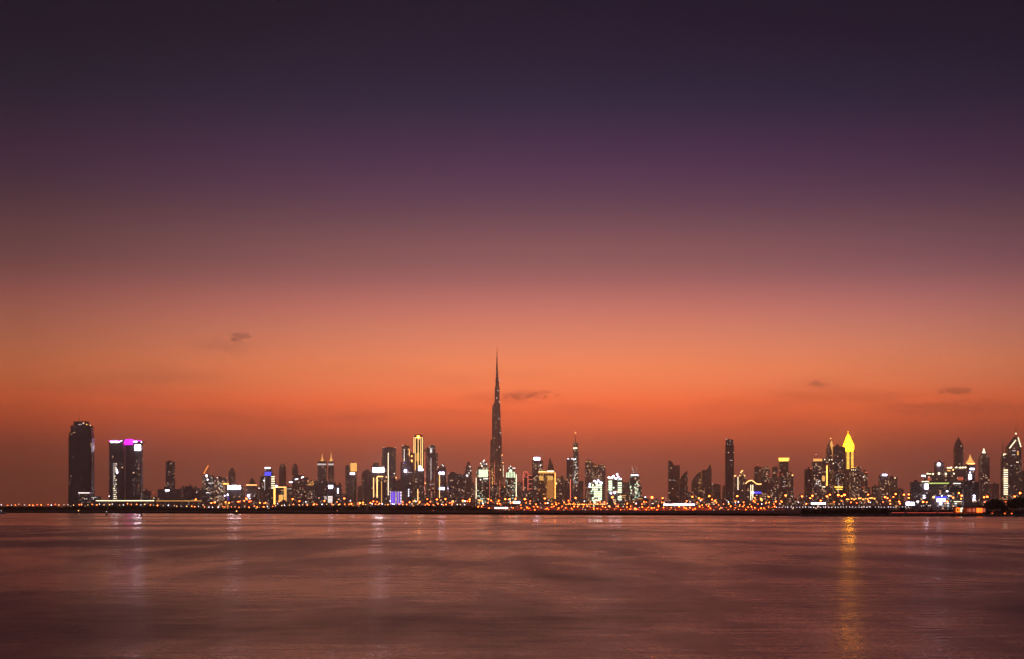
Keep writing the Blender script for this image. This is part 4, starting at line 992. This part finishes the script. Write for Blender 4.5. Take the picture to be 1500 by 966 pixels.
# elevated viaduct, its edge lit cream, beside the twin towers
Yv = 2650; kv = Yv / F
vo = empty('viaduct', (wx(220, Yv), Yv, GZ)); tag(vo, 'long elevated viaduct with a cream lit edge below the pair of dark glass towers', 'viaduct')
mb = MB(); x0, x1 = wx(139, Yv) - wx(220, Yv), wx(297, Yv) - wx(220, Yv); zd = wz(733.6, Yv) - GZ
mb.box(x0, x1, 0, 14, zd - 2.2, zd - .7); mb.build('deck', [M['concrete']], vo)
for i in range(10):
    xx = x0 + (x1 - x0) * (i + .3) / 10; ubox('pier', M['concrete'], vo, (xx, 7, (zd - 2.2) / 2), (2.2, 3, zd - 2.2))
ubox('edge_light', M['cream'], vo, (x0 + (x1 - x0) * .28, -.6, zd - .2), ((x1 - x0) * .54, 1, 1.0))
ubox('edge_light', M['dgold'], vo, (x0 + (x1 - x0) * .78, -.6, zd - .5), ((x1 - x0) * .42, 1, .8))
def canopy(px0, px1, y0, y1, Y, label, mat='white'):
    o = empty('canopy', (wx((px0 + px1) / 2, Y), Y, 0)); o.location.z = GZ; tag(o, label, 'canopy', 'lit canopies on the shore')
    k = Y / F; wd = (px1 - px0) * k; zt = wz(y0, Y) - GZ; zl = wz(y1, Y) - GZ
    mb = MB(); mb.loft([(zt, [(-wd / 2 - 1, -4), (wd / 2 + 1, -4), (wd / 2 + 1, 6), (-wd / 2 - 1, 6)]), (zt + .8, [(-wd / 2, -2), (wd / 2, -2), (wd / 2, 5), (-wd / 2, 5)])], 0, 0, True); mb.build('roof', [M['paint']], o)
    n = max(2, int(wd / 8))
    for i in range(n): ubox('post', M['metal'], o, (-wd / 2 + wd * (i + .5) / n, -2, zt / 2), (.3, .3, zt))
    m_ = max(2, int(wd / 4))
    for i in range(m_): ubox('light_panel', M[mat], o, (-wd / 2 + wd * (i + .5) / m_, -2.6, (zt + zl) / 2 + R.uniform(-.15, .15)), (wd / m_ * .86, .8, (zt - zl) * R.uniform(.75, 1)))
canopy(971.6, 1017.5, 738.2, 741, 1990, 'long dazzling white canopy on the coast road below the slant topped slab')
canopy(724, 744.5, 743.2, 745.8, 1900, 'low white lit canopy at the water end of the mangroves', 'soft')
canopy(1187, 1209, 736.3, 739.6, 1400, 'bright white canopy below the cream sign band tower')
canopy(1326, 1338.5, 735.8, 740, 1300, 'dazzling lavender-white canopy beside the waterside hotel', 'lav')
canopy(752, 762, 734.6, 738, 2100, 'short bright white canopy just past the needle')

# orange-lit pavilion on the headland
Yp = 772; kp = Yp / F
po = empty('pavilion', (wx(1422, Yp), Yp, GZ)); tag(po, 'low dark roofed waterside pavilion with glowing orange bays and a white sign', 'pavilion')
X_ = lambda p: (p - 1422) * kp
Z_ = lambda y: wz(y, Yp) - GZ
mb = MB(); mb.box(X_(1399), X_(1445), -.5, 7, Z_(743.6), Z_(742.4)); mb.build('roof', [M['metal']], po)
mb = MB(); mb.box(X_(1400), X_(1444), 5, 5.4, 0, Z_(743.6)); mb.build('rear_wall', [M['terracotta']], po)
for p in (1400, 1406.5, 1411, 1418, 1424, 1430, 1437, 1444): ubox('post', M['metal'], po, (X_(p), 0, Z_(743.6) / 2), (.25, .25, Z_(743.6)))
def bay(a, b, y0, y1, m): return ubox('lit_bay', M[m], po, ((X_(a) + X_(b)) / 2, .35, (Z_(y0) + Z_(y1)) / 2), (X_(b) - X_(a), .2, Z_(y0) - Z_(y1)))
bay(1400.4, 1406, 744.2, 745.4, 'fire'); bay(1400.4, 1401.6, 745.4, 749.2, 'fire'); bay(1404.8, 1406, 745.4, 749.2, 'fire'); bay(1400.4, 1406, 749.2, 750.4, 'fire')
bay(1407.6, 1409.2, 744.3, 750.4, 'cream'); bay(1409.2, 1411.6, 744.3, 745.8, 'cream'); bay(1417, 1423, 745.5, 750, 'dred'); bay(1424.6, 1429, 745, 750.2, 'dred'); bay(1430.5, 1439, 744.6, 751, 'fire'); bay(1440, 1443.5, 745, 750.5, 'dred')
for p in (1432.5, 1435, 1437.2): ubox('mullion', M['metal'], po, (X_(p), .2, Z_(748)), (.18, .12, 2.6))
# red edge light along the quay, and the little orange sails beside it
Yq = 764; qo = empty('quay_edge', (wx(1352, Yq), Yq, GZ)); tag(qo, 'low quay edge with a thin line of red light', 'quay')
mb = MB(); mb.box(wx(1303, Yq) - qo.location.x, wx(1398, Yq) - qo.location.x, 0, 3, -1.4, 1.0); mb.build('kerb', [M['stone']], qo)
for a, b_ in ((1306, 1325), (1328, 1348), (1349, 1372), (1374, 1396)):
    ubox('red_light', M['red'], qo, ((wx(a, Yq) + wx(b_, Yq)) / 2 - qo.location.x, -.2, .85), (wx(b_, Yq) - wx(a, Yq), .3, .12))
for i, (p, hh, lab) in enumerate(((1453.5, 3.2, 'orange lit canvas awning nearest the pavilion'), (1472, 2.3, 'small orange lit canvas awning under the white bars'), (1482, 2.7, 'orange lit canvas awning close to the edge trees'))):
    o = empty('canvas_awning', (wx(p, 768), 768, GZ)); tag(o, lab, 'awning', 'awnings on the headland')
    mb = MB(); mb.face([(-1.3, 0, .4), (1.0, .4, .4), (1.2, 0, hh * .75)]); mb.face([(1.2, .03, hh * .75), (1.0, .43, .4), (-1.3, .03, .4)]); mb.build('sail', [M['terracotta']], o)
    mb = MB(); mb.bar((1.25, .1, 0), (1.25, .1, hh * .8), .08, 6); mb.build('post', [M['metal']], o)
    uball('lamp', M['fire'], o, (-.4, -1.2, .3), .3)

# ------------------------------------------------------------------ lamps
def lamp_meshes(mat):
    """tall road lamp 10 m high: pole, arm and a glowing lantern"""
    p = MB(); p.bar((0, 0, 0), (0, 0, 10), .13, 6, 0, .08); p.bar((0, 0, 9.9), (0, -1.6, 10.2), .07, 5); p.box(-.35, .35, -2.2, -1.1, 10.25, 10.5)
    l = MB(); l.ball((0, -1.6, 9.9), 1.0, 0, 10, 6, .8)
    return p.mesh('pole', [M['metal']]), l.mesh('lantern', [M[mat]])
LM = {m: lamp_meshes(m) for m in ('orange', 'gold', 'white', 'amber')}
lamp_n = {}
def street_lamp(px, py, r, mat='orange', Y=None, what='sodium street lamp'):
    Y = Y or (1985 if px < 1140 else 1500 if px < 1330 else 1420)
    h = wz(py, Y) - GZ
    o = empty('street_lamp', (wx(px, Y), Y, GZ))
    size = 'large' if r > 2.1 else 'small' if r < 1.5 else 'middling'
    lab = f'{size} {what} before the {nearest(px)}' if mat != 'white' else f'tall white lamp before the {nearest(px)}'
    tag(o, lab, 'street lamp', 'tall street lamps'); s_ = h / 10
    pm, lm = LM[mat]
    a = bpy.data.objects.new('pole', pm); COL.objects.link(a); a.parent = o; a.scale = (1, 1, s_)
    rl = r * Y / F * .5
    c = bpy.data.objects.new('lantern', lm); COL.objects.link(c); c.parent = o; c.scale = (rl, rl, rl); c.location = (0, -1.6 + 1.6 * rl, h - 9.9 * rl)
for px, py, r in ((287, 732, 2), (361, 730.5, 1.8), (310, 737, 1.8), (336, 737, 1.8), (381, 737, 2), (358, 734, 1.5), (429, 731.5, 2), (504.5, 730.5, 2.1), (527.5, 737, 2.2), (515, 738, 1.6), (532, 736.5, 1.8),
                  (543, 737, 1.8), (556, 738, 1.6), (600, 736, 1.8), (607, 734, 1.8), (615, 735.5, 1.8), (626, 731.5, 1.4), (640, 732, 2), (652.5, 731.5, 2), (663.5, 734.5, 2.1), (678, 734, 2.4), (688, 732, 2.1),
                  (702.5, 733.5, 2.2), (715.6, 731.5, 1.8), (719.5, 733.5, 1.6), (731, 733.3, 1.5), (740, 731.5, 2.3), (746.5, 731.5, 2.3), (755, 731, 2), (769, 731.5, 2.5), (798, 730.5, 2.3), (843, 729.8, 2.3), (897, 728.7, 2.9),
                  (954.8, 729, 3.4), (970.6, 730, 2.1), (1013.9, 728, 2.3), (1023.7, 730, 2.2), (1038.8, 727, 2.4), (1027.5, 732, 1.8), (1043, 732, 1.7), (1079.6, 727, 2.5), (1077, 734.5, 1.5), (1089, 736, 1.5),
                  (1150.5, 726, 2.8), (1174.5, 727.3, 2.3), (1186.3, 730, 2.2), (1189.5, 726.5, 2.6), (1136, 735, 2), (1126, 728, 1.7), (1210.7, 727.3, 2.5), (1215, 725, 2.3), (1227.5, 725.5, 3), (1232.5, 727, 2.3), (1236.5, 725.3, 3.2), (1202, 733.5, 1.8),
                  (1296, 728.5, 2.6), (1299.5, 730, 2), (1303, 733.5, 2), (1311.5, 724, 2.4), (1308, 728, 1.8), (1316.5, 735, 2), (1323.6, 725, 2.4), (1330.5, 724.5, 2.3), (1330.7, 729.5, 2), (1271, 725, 1.8),
                  (1351.5, 735.5, 2.6), (1357, 736, 1.8), (1404, 722.5, 2.5), (1408, 726.3, 2.5), (1395.5, 729, 2.2), (1407, 731, 1.8), (1387, 735, 2.4), (1440.8, 728.5, 2.5), (1445.5, 728, 2.8), (1472.7, 735, 1.8), (1474.5, 739, 1.6),
                  (1485.5, 727.5, 2.5), (1493.5, 722.5, 2.7), (1442, 736, 1.6)):
    street_lamp(px, py, r)
street_lamp(945, 728.5, 1.9, 'white'); street_lamp(560, 738.5, 1.6, 'white'); street_lamp(681, 734.5, 2.2, 'white')
for i in range(13): street_lamp(1240 + i * 3.4 + R.uniform(-.8, .8), 731 + R.uniform(-1.5, 1.2), R.uniform(1.6, 2.6), 'gold', 1500, 'yellow row lamp')
for i in range(18): street_lamp(829 + i * 3.35, 739 + R.uniform(-.2, .2), 1.55, 'gold', 1972, 'yellow bridge lamp')

# small lights: short posts with a globe, one mesh each
def post_mesh(mat):
    b_ = MB(); b_.bar((0, 0, 0), (0, 0, 1), .06, 5); b_.ball((0, 0, 1.0), .16, 1, 8, 5)
    return b_.mesh('path_lamp', [M['metal'], M[mat]])
PM = {m: post_mesh(m) for m in ('amber', 'warm', 'soft', 'white', 'fire', 'orange')}
def path_lamp(px, py, Y, r, mat, lab, grp, base=GZ):
    h = wz(py, Y) - base; rad = r * .72 * Y / F
    b_ = MB(); b_.bar((0, 0, 0), (0, 0, h - rad * .8), .09, 5); b_.ball((0, 0, h), rad, 1, 8, 5)
    nm_ = {'small lights beside the coast road': 'road_lamp', 'low lights on the bank': 'bank_light', 'low lights by the water': 'waterside_light', 'tiny promenade lamps': 'promenade_lamp', 'garden lights by the hotel': 'garden_light', 'added lamps before the sheds': 'added_shed_lamp'}.get(grp, 'path_lamp')
    o = bpy.data.objects.new(nm_, b_.mesh(nm_, [M['metal'], M[mat]])); COL.objects.link(o); o.location = (wx(px, Y), Y, base)
    tag(o, lab, 'lamp', grp)
tint = {'flood': 'glowing orange', 'sodium': 'deep orange', 'amber': 'amber', 'warm': 'warm', 'soft': 'pale', 'white': 'white', 'fire': 'reddish', 'orange': 'bright orange'}
rl_ = random.Random(12)
def where(p):
    return f'below the {nearest(p)}'
for i in range(104):
    p = 2 + i * 6.6 + rl_.uniform(-2.6, 2.6); m = rl_.choice(('amber', 'warm', 'soft', 'amber', 'orange', 'white', 'warm'))
    y = (ptop(p) - 1.2) - abs(rl_.gauss(0, 1.0)); path_lamp(p, y, 1790, rl_.uniform(.55, 1.0), m, f'small {tint[m]} mangrove shore light {where(p)}', 'small lights over the mangroves')
for i in range(62):
    p = 700 + i * 7.1 + rl_.uniform(-2.5, 2.5); m = rl_.choice(('amber', 'orange', 'amber', 'fire', 'warm', 'orange'))
    y = rl_.uniform(735.5, 740.5); path_lamp(p, y, 2010, rl_.uniform(.55, 1.0), m, f'small {tint[m]} coast road light {where(p)}', 'small lights beside the coast road')
for i in range(76):
    p = 694 + i * 5.9 + rl_.uniform(-2, 2)
    m = rl_.choice(('flood', 'flood', 'flood', 'orange', 'fire', 'soft')); path_lamp(p, rl_.uniform(741.8, 745.6), 1946, rl_.uniform(.55, .85), m, f'low {tint[m]} bank light {where(p)}', 'low lights on the bank')
for i in range(44):
    p = 730 + i * 9.3 + rl_.uniform(-3.5, 3.5); m = rl_.choice(('orange', 'soft', 'fire', 'warm', 'flood'))
    path_lamp(p, rl_.uniform(745.8, 747.6), 1925, rl_.uniform(.4, .65), m, f'low {tint[m]} waterside light {where(p)}', 'low lights by the water')
for i in range(46):
    p = 1137 + i * 4.3 + rl_.uniform(-1, 1)
    path_lamp(p, 743.2 + rl_.uniform(-.3, .3), 930 if p > 1172 else 1860, rl_.uniform(.42, .62), 'white', f'tiny white headland lamp {where(p)}', 'tiny promenade lamps')
for i, (p, y) in enumerate(((1345, 737), (1350, 741.5), (1360, 741), (1363, 740.5), (1374, 741.5), (1335, 741), (1353, 741), (1399, 738), (1441.5, 735.5), (1434, 733), (1262, 737), (1272, 736))):
    path_lamp(p, y, 1300, .7, 'soft', f'pale garden light {where(p)}', 'garden lights by the hotel')

for a, b_, Ys in YARDS:  # added lamps, put close before the sheds to give their fronts an orange glow
    for q in range(2 if b_ - a > 13 else 1):
        p = a + (b_ - a) * rl_.uniform(.15, .85); m = rl_.choice(('sodium', 'orange', 'orange', 'sodium', 'white'))
        path_lamp(p, rl_.uniform(733.5, 739.5), Ys - 22, rl_.uniform(.7, 1.15), m, f'{tint[m]} yard lamp {where(p)}', 'added lamps before the sheds')

# ------------------------------------------------------------------ on the water
def buoy(px, py, label, mat):
    Y = EYE * F / (py - HZ); o = empty('buoy', (wx(px, Y), Y, 0)); tag(o, label, 'buoy', 'buoys on the water')
    mb = MB(); mb.loft([(-.4, ngon(1.3, 1, 10)), (.1, ngon(1.6, 1, 10)), (.5, ngon(1.5, 1, 10)), (.7, ngon(.6, 1, 10)), (2.0, ngon(.25, 1, 10))], 0, 0, True); mb.build('float', [M['metal']], o)
    uball('lamp', M[mat], o, (0, 0, 2.1), .3)
buoy(115, 752.6, 'small warm lit buoy on the water off the dark antenna tower', 'warm'); buoy(156, 755.2, 'small pale buoy below the lilac roofed twin tower', 'dimw'); buoy(346.5, 754, 'small buoy with an orange lamp below the huge white roof sign', 'warm')
buoy(634.5, 752.2, 'small coral lamped buoy off the tower with the upright name sign', 'coral'); buoy(494, 752.8, 'small coral lamped buoy off the gold spired towers', 'coral')
Y = 830; o = empty('channel_marker', (wx(207, Y), Y, 0)); tag(o, 'dark channel marker post standing in the water below the magenta crowned tower', 'marker post')
mb = MB(); mb.bar((0, 0, -2), (0, 0, 2.5), .4, 8); mb.build('pile', [M['metal']], o); mb = MB(); mb.box(-.7, .7, -.7, .7, 2.5, 2.8); mb.bar((0, 0, 2.8), (0, 0, 3.9), .3, 6, 0, .2); mb.build('beacon_top', [M['metal']], o)
def boat(px, Y, L, label, lights):
    o = empty('boat', (wx(px, Y), Y, 0)); tag(o, label, 'boat', 'boats on the water')
    mb = MB(); H = []
    for z, s_, b_ in ((-.4, .82, .5), (.3, .94, .8), (1.3, 1.0, 1.0)):
        H.append((z, [(-L / 2 * s_, -1.3 * b_), (L * .25 * s_, -1.4 * b_), (L / 2 * s_, 0), (L * .25 * s_, 1.4 * b_), (-L / 2 * s_, 1.3 * b_)]))
    mb.loft(H, 0, 0, True); mb.build('hull', [M['hull']], o)
    mb = MB(); mb.box(-L * .3, L * .12, -1, 1, 1.3, 2.8); mb.box(-L * .34, L * .17, -1.2, 1.2, 2.8, 2.95); mb.build('cabin', [M['paint']], o)
    mb = MB(); mb.bar((-L * .1, 0, 2.95), (-L * .1, 0, 5), .07, 6); mb.build('mast', [M['metal']], o)
    for x, z, r, m in lights: uball('deck_lamp', M[m], o, (x, -1.5, z), r)
boat(930, 1650, 12, 'small moored boat with strong red and orange lamps under the lone construction tower', [(-4, 3.2, .9, 'redlamp'), (0, 3.4, .7, 'orange'), (3.5, 2.6, .7, 'redlamp'), (1.5, 3, .5, 'amber')] if 'redlamp' in M else [(-4, 3.2, .9, 'red'), (0, 3.4, .7, 'orange'), (3.5, 2.6, .8, 'red'), (1.5, 3, .5, 'amber')])
boat(-1, 1050, 9, 'small dark boat cut by the frame edge', [(2, 2.2, .25, 'dimw')])

# things that share their look: the last resort is their order along the shore
byl = {}
for ob in COL.objects:
    if ob.parent is None and 'label' in ob: byl.setdefault(ob['label'], []).append(ob)
ORD = ['first', 'second', 'third', 'fourth', 'fifth', 'sixth', 'seventh', 'eighth', 'ninth', 'tenth', 'eleventh', 'twelfth']
for l_, v_ in byl.items():
    if len(v_) < 2: continue
    v_.sort(key=lambda ob: ob.location.x / ob.location.y)
    for q, ob in enumerate(v_):
        ob['label'] = l_ + ((', left one of two' if q == 0 else ', right one of two') if len(v_) == 2 else f', {ORD[q]} from left')

# ------------------------------------------------------------------ air
hb = MB(); hb.box(-5250, 5250, -650, 14000, -7, 860)
hm, nt = new_mat('evening_haze'); pv = N(nt, 'ShaderNodeVolumePrincipled'); o = N(nt, 'ShaderNodeOutputMaterial')
pv.inputs['Color'].default_value = (.87, .87, .82, 1); pv.inputs['Density'].default_value = 7.8e-5; pv.inputs['Anisotropy'].default_value = .84
nt.links.new(pv.outputs[0], o.inputs['Volume'])
tag(hb.build('haze', [hm]), kind='stuff')

# ------------------------------------------------------------------ sky
wd = bpy.data.worlds.new('World'); scene.world = wd; wd.use_nodes = True
nt = wd.node_tree; nt.nodes.clear()
tc = N(nt, 'ShaderNodeTexCoord'); sx = N(nt, 'ShaderNodeSeparateXYZ'); nt.links.new(tc.outputs['Generated'], sx.inputs[0])
elev = MATH(nt, 'MULTIPLY', MATH(nt, 'ARCSINE', sx.outputs[2]), 180 / math.pi)
azim = MATH(nt, 'MULTIPLY', MATH(nt, 'ARCTAN2', sx.outputs[0], sx.outputs[1]), 180 / math.pi)
def srgb(c):
    return tuple(((v / 255) / 12.92 if v / 255 <= .04045 else ((v / 255 + .055) / 1.055) ** 2.4) for v in c)
# (row in the photograph, colour): dusk gradient over the set sun; rows are turned into elevations
STOPS = [(744, (175.8, 86.4, 65.9)), (680, (181.2, 89.1, 67.9)), (640, (261.1, 109.6, 65.0)), (600, (346.3, 142.7, 68.8)), (570, (327.7, 164.0, 98.2)), (545, (316.8, 171.1, 108.2)), (500, (274.7, 159.3, 121.1)), (450, (227.8, 132.7, 119.8)), (402, (168.1, 103.1, 106.5)), (350, (132.3, 85.1, 94.2)), (310, (102.1, 66.9, 88.3)), (252, (73.0, 44.8, 82.1)), (160, (23.5, 25.3, 62.0)), (80, (1.3, 8.2, 44.7)), (20, (0.1, 1.6, 36.1)), (0, (0.1, 1.5, 34.7))]
cr = N(nt, 'ShaderNodeValToRGB'); EL = cr.color_ramp.elements; cr.color_ramp.interpolation = 'LINEAR'
def ease(rw, ch):       # smooth curve through the stops
    P_ = sorted((a, srgb(c)[ch]) for a, c in STOPS)
    for k in range(len(P_) - 1):
        if P_[k][0] <= rw <= P_[k + 1][0]: break
    p1, p2 = P_[k], P_[k + 1]; p0 = P_[max(0, k - 1)]; p3 = P_[min(len(P_) - 1, k + 2)]
    h_ = p2[0] - p1[0]; t_ = (rw - p1[0]) / h_
    m1 = (p2[1] - p0[1]) / (p2[0] - p0[0]) * h_; m2 = (p3[1] - p1[1]) / (p3[0] - p1[0]) * h_
    return max(0.0, (2 * t_**3 - 3 * t_**2 + 1) * p1[1] + (t_**3 - 2 * t_**2 + t_) * m1 + (-2 * t_**3 + 3 * t_**2) * p2[1] + (t_**3 - t_**2) * m2)
for i in range(30):
    rw = 744 * (1 - i / 29)
    pos = math.degrees(math.atan((HZ - rw) / F)) / 30
    e = EL[i] if i < 2 else EL.new(min(1, pos))
    e.position = pos; e.color = (*[ease(rw, k) * .5 for k in range(3)], 1)      # half strength: a ramp holds values up to 1
e = EL.new(1.0); e.color = (.0035, .003, .007, 1)
nt.links.new(MATH(nt, 'DIVIDE', elev, 30), cr.inputs[0])
# the side away from the sunset
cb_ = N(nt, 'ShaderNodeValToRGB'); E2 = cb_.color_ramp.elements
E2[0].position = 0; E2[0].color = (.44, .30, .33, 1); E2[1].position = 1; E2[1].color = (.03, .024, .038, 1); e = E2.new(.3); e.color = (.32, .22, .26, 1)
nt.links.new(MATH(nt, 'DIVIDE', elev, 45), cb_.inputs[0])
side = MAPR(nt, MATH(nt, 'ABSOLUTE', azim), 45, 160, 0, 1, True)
da = MATH(nt, 'SUBTRACT', azim, 2.1)
fall = MATH(nt, 'POWER', 2.71828, MATH(nt, 'DIVIDE', MATH(nt, 'MULTIPLY', da, da), -2 * 15.8 ** 2))
low = MAPR(nt, elev, 5, 16, 1, .95, True)       # the glow of the sunset narrows towards the horizon
fall = MATH(nt, 'ADD', MATH(nt, 'MULTIPLY', MATH(nt, 'SUBTRACT', MATH(nt, 'MAXIMUM', fall, .46), 1.0), low), 1.0)
sky = MIX(nt, 1.0, cr.outputs[0], MATH(nt, 'MULTIPLY', fall, 2.0), 'MULTIPLY')
sky = MIX(nt, 1.0, sky, MIX(nt, MATH(nt, 'MULTIPLY', MAPR(nt, azim, 4, 19, 0, 1, True), MAPR(nt, elev, 7, 14, 1, 0, True)), (1.0, 1.0, 1.0), (1.04, 1.16, 1.36)), 'MULTIPLY')     # dustier, mauver air to the north
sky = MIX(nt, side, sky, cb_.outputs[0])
# uneven dusty bands low in the sky
def vec(a, b): 
    c = N(nt, 'ShaderNodeCombineXYZ'); nt.links.new(a, c.inputs[0]); nt.links.new(b, c.inputs[1]); return c.outputs[0]
def nz(v, scale, det, sxx, syy):
    mp = N(nt, 'ShaderNodeMapping'); mp.inputs['Scale'].default_value = (sxx, syy, 1); nt.links.new(v, mp.inputs[0])
    n = N(nt, 'ShaderNodeTexNoise'); n.inputs['Scale'].default_value = scale; n.inputs['Detail'].default_value = det; nt.links.new(mp.outputs[0], n.inputs[0]); return n.outputs[0]
ae = vec(azim, elev)
bands = MATH(nt, 'MULTIPLY', MAPR(nt, nz(ae, .35, 4, .35, 2.2), .5, .72, 0, .26, True), MATH(nt, 'MULTIPLY', MAPR(nt, elev, 1.5, 3.2, 0, 1), MAPR(nt, elev, 4.2, 6.0, 1, 0)))
dark = bands
wob = nz(ae, 3.0, 5, 1, 2.2)
wob2 = nz(ae, 1.1, 3, 1, 1.5)
for (cpx, cpy, hw, hh, st) in ((352, 493, 18, 7, .36), (330, 507, 48, 12, .16), (772, 578, 46, 7.5, .32), (735, 584, 80, 9, .20), (1199, 563, 17, 5.5, .28), (1397, 573, 30, 6, .40), (1400, 598, 140, 14, .20), (520, 613, 60, 7, .18), (1090, 594, 100, 11, .14), (650, 606, 110, 8, .12)):
    ca, ce = math.degrees(math.atan((cpx - 750) / F)), math.degrees(math.atan((HZ - cpy) / math.hypot(F, cpx - 750)))
    kx = math.degrees(hw / F); ky = math.degrees(hh / F)
    dx = MATH(nt, 'DIVIDE', MATH(nt, 'SUBTRACT', azim, ca), kx)
    dy = MATH(nt, 'DIVIDE', MATH(nt, 'SUBTRACT', MATH(nt, 'ADD', elev, MATH(nt, 'MULTIPLY', MATH(nt, 'SUBTRACT', wob2, .5), .25)), ce), ky)
    d = MATH(nt, 'ADD', MATH(nt, 'MULTIPLY', dx, dx), MATH(nt, 'MULTIPLY', dy, dy))
    m = MATH(nt, 'SUBTRACT', 1.15, MATH(nt, 'ADD', MATH(nt, 'SQRT', d), MATH(nt, 'MULTIPLY', MATH(nt, 'SUBTRACT', wob, .5), 2.6)))
    dark = MATH(nt, 'ADD', dark, MAPR(nt, m, 0, .9, 0, st, True))
sky = MIX(nt, dark, sky, (.085, .030, .032))
ns = N(nt, 'ShaderNodeTexSky', sky_type='NISHITA'); ns.sun_disc = False; ns.sun_elevation = math.radians(-3.0); ns.sun_rotation = math.radians(-4); ns.dust_density = 4.0; ns.altitude = 10
sky = MIX(nt, .05, sky, ns.outputs[0], 'ADD')
bg = N(nt, 'ShaderNodeBackground'); bg.inputs[1].default_value = 1.0; nt.links.new(sky, bg.inputs[0])
o = N(nt, 'ShaderNodeOutputWorld'); nt.links.new(bg.outputs[0], o.inputs[0])
wd.cycles.sampling_method = 'MANUAL'; wd.cycles.sample_map_resolution = 1024

# the last glow of the sun, just under the horizon behind the city
sl = bpy.data.lights.new('sun', 'SUN'); sl.energy = .04; sl.angle = math.radians(25); sl.color = (1, .5, .28)
so_ = bpy.data.objects.new('sun', sl); COL.objects.link(so_); so_.rotation_euler = (math.radians(-87), 0, math.radians(4))

# ------------------------------------------------------------------ camera
cam = bpy.data.cameras.new('camera'); cam.lens = 54; cam.sensor_width = 36; cam.shift_y = (HZ - 483) / 1500; cam.clip_start = .5; cam.clip_end = 60000
co = bpy.data.objects.new('camera', cam); COL.objects.link(co); co.location = (0, 0, EYE); co.rotation_euler = (math.pi / 2, 0, 0)
scene.camera = co
scene.view_settings.view_transform = 'Standard'; scene.view_settings.look = 'None'; scene.view_settings.exposure = 0; scene.view_settings.gamma = 1
scene.render.engine = 'CYCLES'; cy = scene.cycles
cy.use_denoising = True; cy.max_bounces = 6; cy.diffuse_bounces = 2; cy.glossy_bounces = 3; cy.volume_bounces = 0; cy.sample_clamp_indirect = 3; cy.sample_clamp_direct = 25; cy.use_light_tree = True
try: cy.denoising_prefilter = 'ACCURATE'
except Exception: pass
